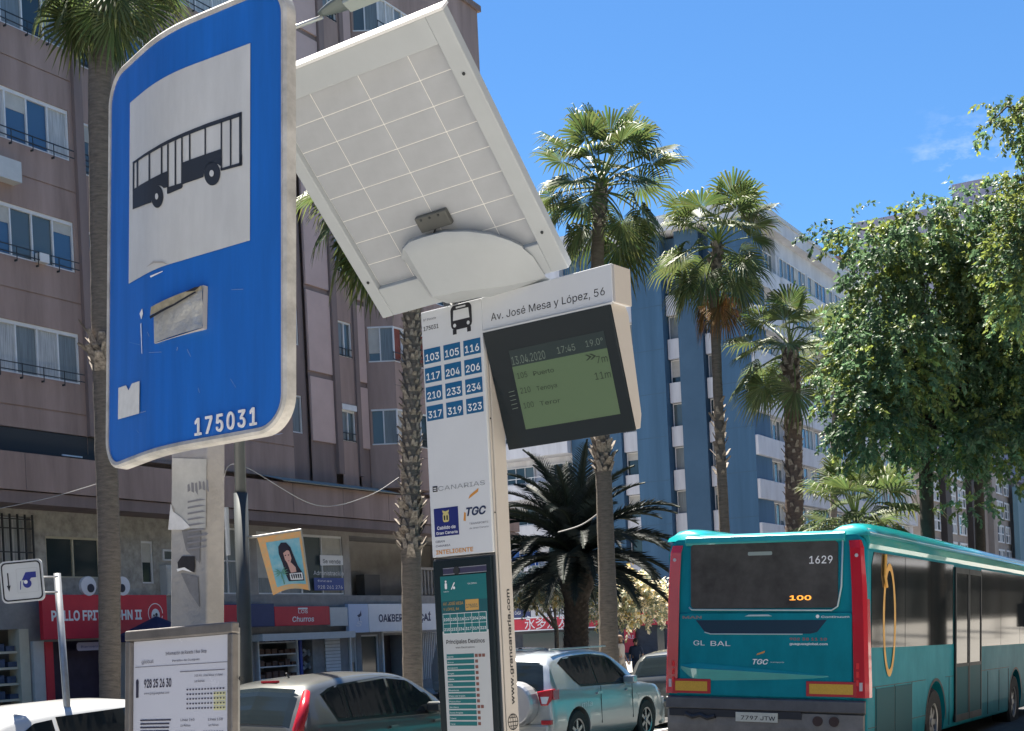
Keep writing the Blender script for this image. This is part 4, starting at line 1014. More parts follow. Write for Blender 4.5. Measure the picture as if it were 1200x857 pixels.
B().box(bx0 + .08, bx1 - .08, dp_ + .01, .12 + .04, bz1 - .3, bz1 - .24).make('bracket', steel, brd)
px0, px1, pz1 = bx0 + .018, bx1 - .018, bz1 - .023
pap = B().box(px0, px1, .0105, .0125, bzb + .03, pz1).make('timetable_sheet', mat('timetable_paper', (.56, .58, .66), .25, var=.04, spec=.6), brd)
pw = px1 - px0
ink = mat('ink', (.03, .03, .06), .5); inkg = mat('ink_grey', (.16, .16, .2), .5); inky = mat('ink_yellow', (.6, .6, .35), .5)
def bt(s, fx, fz, h, w, m=ink, **k): text(brd, s, px0 + fx * pw, pz1 - fz * pw, h * pw, w * pw, .0095, m, **k)
bt('global', .09, .15, .035, .13, inkg); bt('Información de Parada / Bus Stop', .35, .105, .03, .42); bt('Paradas de Guaguas', .42, .15, .018, .28)
bt('i', .03, .36, .13, .03, bold=.08); bt('928 25 26 30', .12, .31, .075, .29, bold=.02); bt('www.guaguasglobal.com', .12, .355, .02, .27)
bt('103 AV. José Mesa y López', .65, .255, .02, .28); bt('Las Palmas', .65, .29, .02, .1)
Lk, Lg, Ly = [], [], []
def rect(fx, fz, w, h): x = px0 + fx * pw; z = pz1 - fz * pw; return [(x, z), (x + w * pw, z), (x + w * pw, z - h * pw), (x, z - h * pw)]
Lg += [rect(.02, .17, .96, .004), rect(.5, .215, .45, .006)]
for k in range(5):
    for j in range(13): Lk.append(rect(.57 + j * .03, .33 + k * .03, .016, .01)) if j < 9 or k == 0 else (Ly.append(rect(.57 + j * .03, .325 + k * .03, .028, .026)), Lk.append(rect(.575 + j * .03, .33 + k * .03, .014, .01)))
for k in range(14):
    Lk.append(rect(.08, .52 + k * .024, rr_.uniform(.18, .34), .01))
for bx_, bz_, nn in ((.46, .5, 5), (.74, .5, 3), (.06, .88, 6), (.46, .96, 3), (.74, .96, 4)):
    bt('Línea %d' % (105 + nn * 11), bx_ + .05, bz_ + .035, .022, .14); bt('Las Palmas', bx_ + .05, bz_ + .07, .02, .1)
    for k in range(nn):
        for j in range(8): Lk.append(rect(bx_ + j * .026, bz_ + .1 + k * .028, .015, .009))
        Lg.append(rect(bx_ - .02, bz_ + .125 + k * .028, .24, .002))
poly_obj('printed_lines', ink, pap, Lk, .0095); poly_obj('printed_rules', inkg, pap, Lg, .0096); poly_obj('printed_cells', inky, pap, Ly, .0099)
B().q((px0 - .004, .012, bzb + .03), (px1 + .004, .012, bzb + .03), (px1 + .004, .012, pz1 + .004), (px0 - .004, .012, pz1 + .004))
for z in (bz1 - .11, bz1 - .26):
    b = B(); b.tube([(bx1 + .001, .02, z), (bx1 + .004, .02, z)], .005, 8); b.make('screw', dark_metal, brd)

# ================================================================ information totem with solar panel and display
TO = CAM + ray(493, 365) * 5.7; TO.z = 0
MT = zrot(TO, R(38))
tt = root('bus_stop_totem', MT, 'white bus stop information totem with route numbers and hanging display', 'information totem')
DT = .115
totw = mat('totem_white', (.68, .7, .72), .38, var=.05, scale=3)
totb = mat('totem_side_warm', (.56, .52, .475), .45, var=.06, scale=3)  # warm tone of light on the side faces, put into the paint
B().box(0, .325, 0, DT, 2.36, 3.385).make('front_cabinet', totw, tt, bev=.003)
b = B(); b.prism([(.326, 3.25), (.956, 3.25), (.956, 3.395), (.326, 3.386)], 0, DT); b.make('header', totw, tt, bev=.003, fix=True)
B().box(.3255, .3295, .012, .024, .15, 3.248).make('side_channel', totb, tt, bev=.004)
B().box(.957, .965, .004, DT, 3.25, 3.39).make('end_cap', totb, tt)
B().box(.3255, .333, .027, .108, .15, 3.24).make('side_panel', totb, tt, bev=.004)
B().box(-.004, .325, .01, DT, .17, 2.352).make('lower_cabinet', mat('cabinet_dark', (.05, .06, .07), .4), tt, bev=.003)
B().box(-.08, .44, -.06, DT + .08, .15, .17).make('base_plate', steel, tt)
for z in (3.22, 2.9, 2.52): b = B(); b.tube([(.329, .018, z), (.3305, .018, z)], .004, 8); b.make('screw', dark_metal, tt)
rb = mat('route_blue', (.01, .115, .27), .45)
routes = [['103', '105', '116'], ['117', '204', '206'], ['210', '233', '234'], ['317', '319', '323']]
for r0 in range(4):
    for c0 in range(3):
        x = .008 + c0 * .107; z = 3.228 - r0 * .079
        o = poly_obj('route_number_plate', rb, tt, [[(x, z - .062), (x + .09, z - .062), (x + .09, z), (x, z)]], -.001)
        text(o, routes[r0][c0], x + .008, z - .051, .04, .074, -.0016, print_white, bold=.012)
text(tt, 'Nº Parada', .012, 3.345, .013, .07, -.001, inkg); text(tt, '175031', .012, 3.305, .024, .082, -.001, print_black, bold=.01)
text(tt, 'Av. José Mesa y López, 56', .372, 3.283, .041, .55, -.001, print_black)
ix, iz = .162, 3.262
poly_obj('bus_icon', print_black, tt, [rrect(ix, ix + .112, iz + .018, iz + .118, .022), [(ix + .008, iz), (ix + .028, iz), (ix + .028, iz + .02), (ix + .008, iz + .02)], [(ix + .084, iz), (ix + .104, iz), (ix + .104, iz + .02), (ix + .084, iz + .02)]], -.001)
poly_obj('bus_icon_window', totw, tt, [[(ix + .012, iz + .056), (ix + .1, iz + .056), (ix + .096, iz + .098), (ix + .016, iz + .098)], rrect(ix + .03, ix + .082, iz + .104, iz + .111, .003), circ(ix + .02, iz + .036, .008, 12), circ(ix + .092, iz + .036, .008, 12)], -.0018)
gl = mat('faint_grey_print', (.3, .32, .34), .5)
poly_obj('emblem', print_black, tt, [[(.02, 2.632), (.046, 2.632), (.046, 2.656), (.02, 2.656)]], -.001); poly_obj('emblem', totw, tt, [[(.025, 2.637), (.041, 2.637), (.041, 2.641), (.025, 2.641)], [(.025, 2.645), (.041, 2.645), (.041, 2.649), (.025, 2.649)]], -.0016)
text(tt, 'CANARIAS', .05, 2.634, .026, .25, -.001, gl)
cb = poly_obj('council_emblem', mat('council_blue', (.01, .02, .16), .45), tt, [[(.02, 2.445), (.152, 2.445), (.152, 2.562), (.02, 2.562)]], -.001)
poly_obj('crest', mat('crest_yellow', (.6, .52, .2), .5), cb, [rrect(.068, .102, 2.502, 2.54, .01), [(.07, 2.54), (.1, 2.54), (.104, 2.552), (.085, 2.546), (.066, 2.552)]], -.0016)
poly_obj('crest', print_black, cb, [rrect(.074, .082, 2.51, 2.53, .003), rrect(.088, .096, 2.51, 2.53, .003)], -.002)
text(cb, 'Cabildo de', .035, 2.474, .018, .1, -.0016, print_white, bold=.012); text(cb, 'Gran Canaria', .028, 2.453, .016, .116, -.0016, print_white, bold=.012)
dkb = mat('logo_navy', (.015, .03, .09), .45); org = mat('logo_orange', (.62, .27, .05), .5)
text(tt, 'TGC', .195, 2.518, .044, .105, -.0012, dkb, bold=.03, shear=.25)
poly_obj('logo_swoosh', org, tt, [[(.21, 2.585), (.262, 2.61), (.266, 2.625), (.218, 2.6)]], -.0009); poly_obj('logo_swoosh', org, tt, [[(.178, 2.5), (.19, 2.497), (.193, 2.53), (.184, 2.535)]], -.0009)
text(tt, 'TRANSPORTE', .208, 2.48, .011, .1, -.001, inkg); text(tt, 'de Gran Canaria', .208, 2.462, .009, .1, -.001, inkg)
text(tt, 'GRAN', .022, 2.42, .012, .05, -.001, dkb); text(tt, 'CANARIA', .022, 2.402, .012, .08, -.001, dkb); text(tt, 'INTELIGENTE', .022, 2.372, .023, .2, -.001, org, bold=.02)
# door of the lower cabinet with its poster
door = B(); door.box(.006, .315, -.006, .009, .35, 2.345); door = door.make('poster_door', mat('door_black', (.014, .024, .03), .25, spec=.3), tt, bev=.002)
teal = mat('poster_teal', (.01, .16, .17), .4); tealb = mat('poster_dark_teal', (.01, .1, .12), .4); tan_ = mat('poster_tan', (.42, .27, .09), .5); pwhite = mat('poster_white', (.55, .57, .57), .4)
X0, X1 = .042, .288
poly_obj('latch_bar', mat('latch_bar', (.05, .05, .1), .3), door, [[(.06, 2.285), (.292, 2.285), (.292, 2.31), (.06, 2.31)]], -.0068)
poly_obj('latch_bar', mat('latch_line', (.3, .32, .36), .4), door, [[(.06, 2.309), (.292, 2.309), (.292, 2.3115), (.06, 2.3115)], [(.06, 2.284), (.292, 2.284), (.292, 2.2865), (.06, 2.2865)]], -.0072)
b = B(); b.tube([(.135, -.007, 2.298), (.135, -.012, 2.298)], .016, 16); b.make('lock', dark_metal, door)
ps_ = poly_obj('poster', teal, door, [[(X0, 2.1), (X1, 2.1), (X1, 2.278), (X0, 2.278)]], -.0068)
poly_obj('poster', tealb, door, [[(X0, 2.05), (X1, 2.05), (X1, 2.175), (X0, 2.175)]], -.0071)
poly_obj('poster', pwhite, door, [[(X0, .5), (X1, .5), (X1, 2.05), (X0, 2.05)]], -.0069)
poly_obj('emblem', print_white, door, [rrect(.066, .078, 2.225, 2.25, .004), circ(.072, 2.256, .005, 8), [(.098, 2.222), (.104, 2.222), (.122, 2.25), (.116, 2.25)], circ(.116, 2.228, .006, 8)], -.0075)
text(door, 'Cabildo', .058, 2.212, .007, .03, -.0075, print_white); text(door, 'GLOBAL', .19, 2.238, .009, .05, -.0075, print_white)
text(door, 'AV. JOSÉ MESA', .052, 2.158, .017, .11, -.0075, tan_, bold=.015); text(door, 'Y LÓPEZ, 56', .052, 2.136, .015, .085, -.0075, tan_, bold=.015)
cdp = poly_obj('stop_code', mat('poster_orange', (.6, .35, .1), .5), door, [[(.172, 2.132), (.243, 2.132), (.243, 2.176), (.172, 2.176)]], -.0075); text(cdp, '175031', .177, 2.143, .02, .06, -.0079, tealb, bold=.01)
for r0, rw in enumerate((['103', '105', '116', '117', '204', '206'], ['210', '233', '234', '317', '319', '323'])):
    for k, s_ in enumerate(rw):
        x = .05 + k * .0385; z = 2.082 - r0 * .041
        o = poly_obj('route_cell', teal, door, [[(x, z - .0), (x + .0365, z), (x + .0365, z + .039), (x, z + .039)]], -.0078); text(o, s_, x + .003, z + .011, .016, .031, -.0082, print_white, bold=.012)
poly_obj('table_border', print_white, door, [[(.048, 2.039), (.2815, 2.039), (.2815, 2.1235), (.048, 2.1235)]], -.0074)
text(door, 'Principales Destinos', .06, 1.998, .023, .205, -.0075, print_black, bold=.012); text(door, 'Main Destinations', .11, 1.978, .01, .1, -.0075, print_black)
cell = mat('row_brown', (.22, .09, .07), .5)
dests = ['Agaete', 'Arucas', 'Aeropuerto', 'Firgas', 'Gáldar', 'Guía', 'Maspalomas', 'Playa del Inglés', 'Puerto Rico', 'San Mateo', 'Santa Brígida', 'Tejeda', 'Teror']
for k in range(13):
    z = 1.955 - k * .0232; o = poly_obj('destination_row', teal, door, [[(.058, z - .017), (.205, z - .017), (.205, z), (.058, z)]], -.0075)
    text(o, dests[k], .062, z - .013, .008, .012 * len(dests[k]) * .45, -.0079, print_white)
    nb = 3 if k == 0 else 2 if k == 9 else 1
    poly_obj('line_box', cell, o, [[(.21 + j * .019, z - .015), (.225 + j * .019, z - .015), (.225 + j * .019, z - .002), (.21 + j * .019, z - .002)] for j in range(nb)], -.0076)
poly_obj('poster', mat('poster_lower', (.5, .52, .45), .4), door, [[(X0, 1.2), (X1, 1.2), (X1, 1.612), (X0, 1.612)]], -.0074)
poly_obj('crease', print_white, door, [[(X0, 1.611), (X1, 1.611), (X1, 1.6135), (X0, 1.6135)]], -.0076)
# web address up the side face
text(tt, 'www.grancanaria.com', .082, 1.74, .03, .47, .3337, print_black, axis='x', rot=R(90), bold=.02)
gb = []
def onx(polys): 
    bq = B()
    for p in polys: bq.q(*[(.3339, a, z) for a, z in p])
    return bq
ring = lambda r, w, n=20, sx=1.: [[(.066 + r*sx*math.cos(a), 1.67 + r*math.sin(a)), (.066 + r*sx*math.cos(c), 1.67 + r*math.sin(c)), (.066 + (r-w)*sx*math.cos(c), 1.67 + (r-w)*math.sin(c)), (.066 + (r-w)*sx*math.cos(a), 1.67 + (r-w)*math.sin(a))] for a, c in ((2*math.pi*k/n, 2*math.pi*(k+1)/n) for k in range(n))]
gp = ring(.034, .004) + ring(.034, .004, 20, .5) + [[(.064, 1.638), (.068, 1.638), (.068, 1.702), (.064, 1.702)], [(.034, 1.668), (.098, 1.668), (.098, 1.672), (.034, 1.672)], [(.038, 1.686), (.094, 1.686), (.094, 1.689), (.038, 1.689)], [(.038, 1.652), (.094, 1.652), (.094, 1.655), (.038, 1.655)]]
onx(gp).make('globe_icon', print_black, tt)
# hanging display, tipped towards the reader
tl = .258; xl, xr, zt = .339, .945, 3.243; MD = Matrix.Translation((0, -.002, zt)) @ Matrix.Rotation(tl, 4, 'X')
hd = .478
dsp = B(); dsp.prism([(0.0, 0), (.012, -hd), (.05, -hd - .0), (.075, -hd + .05), (.115, -.05), (.095, 0)], xl, xr, ax='x'); dsp = dsp.make('display_housing', totb, tt, M=MD, fix=True, bev=.002)
def dbox(nm, a, c, z0, z1, y0, y1, m, par=None, M=None): return B().box(a, c, y0, y1, z0, z1).make(nm, m, par or dsp, M=M)
# face of the housing follows y = .012 * (-z / hd)
MF = Matrix.Rotation(math.atan(.012 / hd), 4, 'X')
scr = B().box(xl - .004, xr + .004, -.012, .0, -hd - .002, .0).make('screen_glass', mat('screen_black', (.012, .02, .026), .15, spec=.35), dsp, M=MF, bev=.002)
B().box(xl - .008, xr + .008, -.009, .002, -.001, .006).make('screen_frame', totw, dsp, M=MF)
lcd = poly_obj('lcd_panel', mat('lcd_green', (.06, .095, .055), .4, emit=(.06, .1, .05, .12)), scr, [[(xl + .105, -hd + .07), (xr - .045, -hd + .07), (xr - .045, -.155), (xl + .105, -.155)]], -.0125)
poly_obj('lcd_bar', mat('lcd_dark', (.012, .03, .035), .3), scr, [[(xl + .105, -.155), (xr - .045, -.155), (xr - .045, -.09), (xl + .105, -.09)]], -.0125)
lk = mat('lcd_ink', (.01, .02, .015), .4); lp = mat('lcd_pale', (.15, .2, .17), .4)
text(scr, '13.04.2020', xl + .11, -.148, .045, .165, -.0132, lp); text(scr, '17:45', xl + .335, -.14, .036, .085, -.0132, lp); text(scr, '19.0°', xl + .47, -.137, .034, .08, -.0132, lp)
for k, (a, c, t) in enumerate((('105', 'Puerto', '7m'), ('210', 'Tenoya', '11m'), ('100', 'Teror', ''))):
    z = -.205 - k * .06; text(scr, a, xl + .12, z, .032, .05, -.0132, lk); text(scr, c, xl + .2, z, .024, .1, -.0132, lk)
    if t: text(scr, t, xr - .052, z, .038, .022 * len(t) + .006, -.0132, lk, anchor='r')
text(scr, '»', xr - .15, -.19, .05, .05, -.0131, lk)
# reflections in the screen are real; scratches on it
poly_obj('scratch', lp, scr, [[(xl + .06, -.25 - k * .017), (xl + .09, -.248 - k * .017), (xl + .09, -.25 - k * .017), (xl + .06, -.252 - k * .017)] for k in range(5)], -.0125)

# ---------------------------------------------------------------- solar panel on its hood
SC = Vector((-.304258, 5.1715, 3.761239)); SX = Vector((.8556, -.514418, .057635)); SY = Vector((.401285, .588824, -.70161)) * -1
# local x along the panel's lower edge, z up the slope, y away from the viewer below (out of the sunny side)
SUPV = Vector((.401285, .588824, -.70161)); SN = Vector((.326984, .623426, .710226))
up_ = Vector((SX.y * SN.z - SX.z * SN.y, SX.z * SN.x - SX.x * SN.z, SX.x * SN.y - SX.y * SN.x))
zax = SX.cross(SN).normalized()
if zax.z < 0: zax = -zax
yax = zax.cross(SX).normalized()       # right handed: x cross y = z
MP = Matrix((SX.normalized(), yax, zax)).transposed().to_4x4(); MP.translation = SC
sp = root('solar_panel', MP, 'white backed solar panel tilted on top of the bus stop totem', 'solar panel')
W2, H2 = .445, .522; sgn_y = 1 if yax.z > 0 else -1
sw = mat('solar_back', (.43, .455, .49), .6, var=.16, scale=4); swf = mat('solar_frame', (.45, .485, .51), .5, var=.06, scale=6)
yy = lambda a: a * sgn_y
holeL, holeR, holeB, holeT = -W2 + .055, W2 - .075, -H2 + .13, H2 - .1
b = B()
b.box(-W2, holeL, 0, yy(.045), -H2, H2); b.box(holeR, W2, 0, yy(.045), -H2, H2); b.box(holeL, holeR, yy(.001), yy(.044), holeT, H2); b.box(holeL, holeR, yy(.001), yy(.044), -H2, holeB)
b.make('frame', swf, sp, bev=.004)
B().box(holeL, holeR, yy(.03), yy(.036), holeB, holeT).make('back_sheet', mat('grid_white', (.82, .82, .8), .4), sp)
B().box(-W2 + .01, W2 - .01, yy(.0455), yy(.05), -H2 + .01, H2 - .01).make('cells', mat('solar_cells', (.01, .015, .06), .1, spec=.8), sp)
B().box(-W2 - .004, W2 + .004, yy(-.004), yy(.052), H2 + .001, H2 + .012).make('edge_lit', mat('edge_lit_white', (.8, .8, .8), .4), sp)  # whiter than the frame: sunlight on the top edge as colour
lw = .0022; gx = [(-.445 + .89 * k / 4) for k in (1, 2, 3)]; gz = [holeB + (holeT - holeB) * k / 8 for k in range(1, 8)]
ln_ = mat('grid_white', (.82, .82, .8), .4)
b = B()
b = B()
xs_ = [holeL] + gx + [holeR]; zs_ = [holeB] + gz + [holeT]; tile = {}
for i in range(4):
    for j in range(8):
        w_, h_ = round(xs_[i+1] - xs_[i] - 2*lw, 4), round(zs_[j+1] - zs_[j] - 2*lw, 4)
        if (w_, h_) not in tile: tile[(w_, h_)] = B().box(0, w_, 0, .0012, 0, h_).mesh('cell')
        link('cell', tile[(w_, h_)], sw, sp, Matrix.Translation((xs_[i] + lw, .0286, zs_[j] + lw)))
b = B(); j0 = pick(MP, 492, 268, .01); j1 = pick(MP, 519, 246, .01); b.box(j0.x, j1.x + .01, yy(.004), yy(.028), min(j0.z, j1.z) - .02, max(j0.z, j1.z)); b.make('junction_box', mat('junction_grey', (.1, .105, .1), .6, var=.2), sp, bev=.004)
for x in (.2, .5, .8): b = B(); b.tube([(j0.x + (j1.x - j0.x) * x, yy(.001), max(j0.z, j1.z) - .012), (j0.x + (j1.x - j0.x) * x, yy(.005), max(j0.z, j1.z) - .012)], .005, 6); b.make('screw', dark_metal, sp)
for x, z in ((W2 - .035, .3), (W2 - .035, -.35), (-W2 + .03, -.35)):
    b = B(); b.tube([(x, yy(-.004), z), (x, yy(.001), z)], .006, 8); b.make('screw', dark_metal, sp)
c0 = Vector(((j0.x + j1.x) / 2, .012, min(j0.z, j1.z) - .015)); b = B(); b.tube([c0, c0 + Vector((-.03, -.004, -.03)), c0 + Vector((-.06, .0, -.06)), c0 + Vector((-.05, .01, -.12))], .004, 6); b.make('lead', black_rub, sp, smooth=True)
# hood between panel and header: swept body, an arched shell
hood = B(); top_l = MT.inverted() @ MP
UP = [(470, 300), (472, 289), (480, 281), (497, 275), (520, 269), (548, 268.5), (575, 272), (597, 279), (612, 286), (622, 297)]
LO = [(505, 348), (507, 348), (513, 347), (525, 345), (540, 341.5), (556, 340), (572, 338), (594, 335), (618, 330), (640, 325)]
n = len(UP) - 1; rings = [[top_l @ pick(MP, u, v, .028) for u, v in UP]]
for j in range(9):
    t = j / 8; ring = []
    for k in range(n + 1):
        f = k / n; u = UP[k][0] * (1 - t) + LO[k][0] * t; v = UP[k][1] * (1 - t) + LO[k][1] * t; e = min(1, math.sin(math.pi * min(f, .5)) * 3.2) ** .8 * (1 - max(0., (f - .5) / .5)) ** .7
        if j == 0: v += 3; e *= .8
        ring.append(top_l @ pick(MP, u, v, -(.004 + (.03 + .025 * t) * e)))
    rings.append(ring)
rings.append([p + Vector((0, .1, -.01)) for p in rings[-1]])
for r0, r1 in zip(rings, rings[1:]):
    for k in range(n): hood.q(r0[k], r0[k+1], r1[k+1], r1[k])
ho = hood.make('hood', swf, tt, fix=True, smooth=True); ho.data.set_sharp_from_angle(angle=R(32))
B().box(.1, .5, .03, .1, 3.385, 3.42).make('hinge_block', dark_metal, tt)
for x in (.16, .4):
    p = top_l @ Vector((-.12 if x < .3 else .12, yy(.01), -H2 + .1)); b = B(); b.tube([(x, .07, 3.38), p], .02, 8); b.make('strut', steel, tt)

# ================================================================ street lamp, banner, small sign, cables
LY = 20.
lb = at(288, 800, LY); lt = at(281, 540, LY); dv = (lt - lb); lb0 = lb + dv * ((.13 - lb.z) / dv.z); ltop = lb + dv * ((at(281, 35, LY).z - lb.z) / dv.z)
lamp = root('street_lamp', lb0, 'dark street lamp post behind the blue sign with its head above the solar panel', 'street lamp')
pg = mat('lamp_post_grey', (.05, .06, .065), .55, .3, var=.25, scale=3)
m1 = lb + dv * ((at(284, 578, LY).z - lb.z) / dv.z)
b = B(); b.tube([Vector((0, 0, 0)), m1 - lb0], .105, 16); b.make('lower_post', pg, lamp, smooth=True)
b = B(); b.tube([m1 - lb0, ltop - lb0], [.085, .06], 12); b.make('upper_post', mat('lamp_post_light', (.16, .17, .17), .5, .4), lamp, smooth=True)
B().tube([Vector((0, 0, -.12)), Vector((0, 0, .25))], .17, 12).make('base', pg, lamp)
arm = [at(279, 60, LY), at(330, 38, LY - .2), at(378, 20, LY - .4)]
b = B(); b.tube([p - lb0 for p in arm], [.035, .03, .03], 8); b.make('arm', mat('lamp_arm', (.6, .6, .58), .4, .4), lamp, smooth=True)
ha, hb = at(374, 17, LY - .4), at(452, -16, LY - .7); hx = (hb - ha).normalized(); MH = frame(ha, hx, Vector((0, 0, 1)).cross(hx) * -1 if False else Vector((-hx.y, hx.x, 0)))
hl = (hb - ha).length
lh = B(); N = 12; secs = []
for i in range(N + 1):
    t = i / N; w = .03 + .2 * math.sin(math.pi * min(1, t * .62 + .02)) ** .7 * (1 if t < .9 else 1 - (t - .9) * 3); hgt = .02 + .13 * math.sin(math.pi * min(1, t * .8)) ** .8
    secs.append([(t * hl, w * math.cos(R(a)), (hgt if math.sin(R(a)) > 0 else .035) * math.sin(R(a))) for a in range(0, 360, 30)])
for i in range(N):
    for k in range(12): lh.q(secs[i][k], secs[i][(k+1) % 12], secs[i+1][(k+1) % 12], secs[i+1][k])
lh.q(*secs[-1]); lh.q(*secs[0][::-1])
MHl = Matrix.Translation(-lb0) @ MH; headm = mat('lamp_head', (.16, .19, .19), .4, .2)
hd_ = lh.make('lamp_head', headm, lamp, M=MHl, fix=True, smooth=True)
B().prism([(hl*.4, -.15), (hl*.9, -.17), (hl*.9, .17), (hl*.4, .15)], -.07, -.03, ax='z').make('lamp_glass', mat('lamp_lens', (.4, .44, .43), .25), hd_)
b = B(); b.tube([Vector((.14, -.02, 2.2)), Vector((.14, -.02, 2.9))], .035, 8); o = b.make('junction_box', grey_paint, lamp)
o.location = (m1 - lb0) * .0 + Vector((-.27, 0, (m1 - lb0).z - 3.1))
# leaning banner hanging off the post
bn = [at(*q) for q in ((301, 629, LY - .15), (353, 621, LY - .15), (363, 692, LY - .1), (320, 698, LY - .12))]
bnr = root('street_banner', bn[0], 'orange and turquoise street banner with a dark haired woman, hanging askew', 'banner')
tb = mat('banner_turquoise', (.07, .36, .46), .7, var=.5, scale=6, var2=(.4, .6, .62)); ob = mat('banner_orange', (.85, .36, .08), .7, var=.35, scale=7, var2=(.6, .5, .3))
def BQ(s_, t, off=0.):
    a = bn[0].lerp(bn[1], s_); c = bn[3].lerp(bn[2], s_); p = a.lerp(c, t) - bn[0]
    return p + Vector((0, -1, 0)) * (off + .04 * math.sin(s_ * 3.1) * t) + Vector((0, 0, .06 * math.sin(s_ * 3.14) * (t ** 4)))
def bgrid(nm, m, s0, s1, t0, t1, off, par, n=8):
    b = B()
    for i in range(n):
        for j in range(n):
            b.q(*[BQ(s0 + (s1 - s0) * x / n, t0 + (t1 - t0) * y / n, off) for x, y in ((i, j), (i+1, j), (i+1, j+1), (i, j+1))])
    return b.make(nm, m, par, fix=True, smooth=True)
cl = bgrid('cloth', ob, 0, 1, 0, 1, 0, bnr); bgrid('printed_picture', tb, .16, .93, .12, .9, .004, bnr)
def bpoly(nm, pts, m, off): 
    b = B(); b.q(*[BQ(x, y, off) for x, y in pts]); return b.make(nm, m, cl)
hair = mat('print_hair', (.02, .015, .03), .7); skin_p = mat('print_skin', (.65, .38, .32), .7)
bpoly('printed_hair', [(.42,.22),(.5,.16),(.62,.17),(.7,.26),(.74,.4),(.8,.58),(.9,.72),(.9,.84),(.5,.84),(.46,.7),(.44,.5),(.4,.34)], hair, .012)
bpoly('printed_face', [(.5,.28),(.6,.25),(.66,.33),(.68,.44),(.63,.52),(.57,.53),(.52,.45)], skin_p, .018)
bpoly('printed_fringe', [(.47,.22),(.64,.22),(.66,.31),(.6,.3),(.5,.34)], hair, .022)
bpoly('printed_neck', [(.56,.52),(.65,.51),(.74,.6),(.74,.68),(.6,.69)], skin_p, .017)
bpoly('printed_lips', [(.575,.475),(.625,.47),(.605,.49)], mat('print_lips', (.4, .06, .08), .6), .024)
for x in (.55, .625): bpoly('printed_eye', [(x-.02,.375),(x+.02,.37),(x+.01,.39),(x-.012,.392)], hair, .024)
leafp = mat('print_leaf', (.12, .32, .22), .7)
for a in (150, 175, 200, 225, 30, 5, -20, -45, 95):
    bpoly('printed_leaf', [(.36,.66),(.36 + .1*math.cos(R(a-8)), .66 + .07*math.sin(R(a-8))),(.36 + .2*math.cos(R(a)), .66 + .13*math.sin(R(a))),(.36 + .1*math.cos(R(a+8)), .66 + .07*math.sin(R(a+8)))], leafp, .02)
bpoly('printed_stem', [(.35,.66),(.37,.66),(.39,.88),(.36,.88)], leafp, .021)
bpoly('printed_block', [(.56,.7),(.88,.7),(.88,.82),(.56,.82)], print_white, .02)
for k in range(5): bpoly('printed_letter', [(.59+k*.055,.72),(.625+k*.055,.72),(.625+k*.055,.8),(.6+k*.055,.8)], hair, .026)
b = B(); b.tube([at(288, 630, LY) - bn[0], BQ(0, 0), BQ(1, 0)], .018, 8); b.make('rod', steel, bnr); b = B(); b.tube([BQ(1, 0), BQ(1, 1)], .012, 6); b.make('rod', steel, bnr)
# small white sign on a leaning post, left edge
SY_ = 13.
q = [at(*p, SY_) for p in ((-1, 659), (52, 659), (54, 707), (3, 708))]
MS_ = zrot(q[3], R(2)); ww = (q[2] - q[3]).length; hh_ = (q[0] - q[3]).length
ss = root('parking_sign', MS_ @ Matrix.Rotation(-.045, 4, 'Y'), 'small white square traffic sign with down arrow and blue symbol at the left edge', 'traffic sign')
o = plate_ = B(); P = rrect(0, ww, 0, hh_, .05, 6); plate_.prism(P, 0, .012); plate_.make('sign_plate', mat('sign_plate_white', (.66, .67, .66), .45, var=.06), ss, fix=True)
def ringpoly(x0, x1, z0, z1, r, w): 
    A, Bq = rrect(x0, x1, z0, z1, r, 6), rrect(x0 + w, x1 - w, z0 + w, z1 - w, r - w * .6, 6); return [[A[i], A[(i+1) % len(A)], Bq[(i+1) % len(A)], Bq[i]] for i in range(len(A))]
poly_obj('black_border', print_black, ss, ringpoly(.015, ww - .015, .015, hh_ - .015, .045, .013), -.003)
poly_obj('arrow', print_black, ss, [[(ww*.17, hh_*.72), (ww*.2, hh_*.72), (ww*.2, hh_*.42), (ww*.17, hh_*.42)], [(ww*.14, hh_*.42), (ww*.23, hh_*.42), (ww*.185, hh_*.27)]], -.003)
blp = mat('symbol_blue', (.02, .03, .25), .5)
poly_obj('symbol_field', grey_paint, ss, ringpoly(ww*.38, ww*.88, hh_*.22, hh_*.8, .012, .004), -.003)
poly_obj('symbol', blp, ss, [[(ww*.5, hh_*.52), (ww*.6, hh_*.7), (ww*.84, hh_*.7), (ww*.84, hh_*.56), (ww*.72, hh_*.56), (ww*.68, hh_*.5)], circ(ww*.62, hh_*.43, ww*.1, 16)], -.003)
poly_obj('symbol', print_white, ss, [circ(ww*.59, hh_*.47, ww*.045, 12)], -.0045); poly_obj('symbol', blp, ss, [[(ww*.44, hh_*.3), (ww*.46, hh_*.3), (ww*.48, hh_*.5), (ww*.46, hh_*.5)]], -.003)
pb = [at(*p, SY_ + .1) for p in ((67, 672), (78, 822))]; dv = pb[0] - pb[1]; base = pb[1] + dv * ((.1 - pb[1].z) / dv.z)
Mi = ss.matrix_world.inverted()
b = B(); b.tube([Mi @ base, Mi @ pb[0]], .034, 12); b.make('post', mat('galvanised', (.36, .37, .38), .45, .7, var=.25, scale=8), ss, smooth=True)
for v in (676, 694): b = B(); b.tube([Mi @ at(49, v, SY_ + .03), Mi @ at(68, v, SY_ + .07)], .009, 6); b.make('bracket', steel, ss)
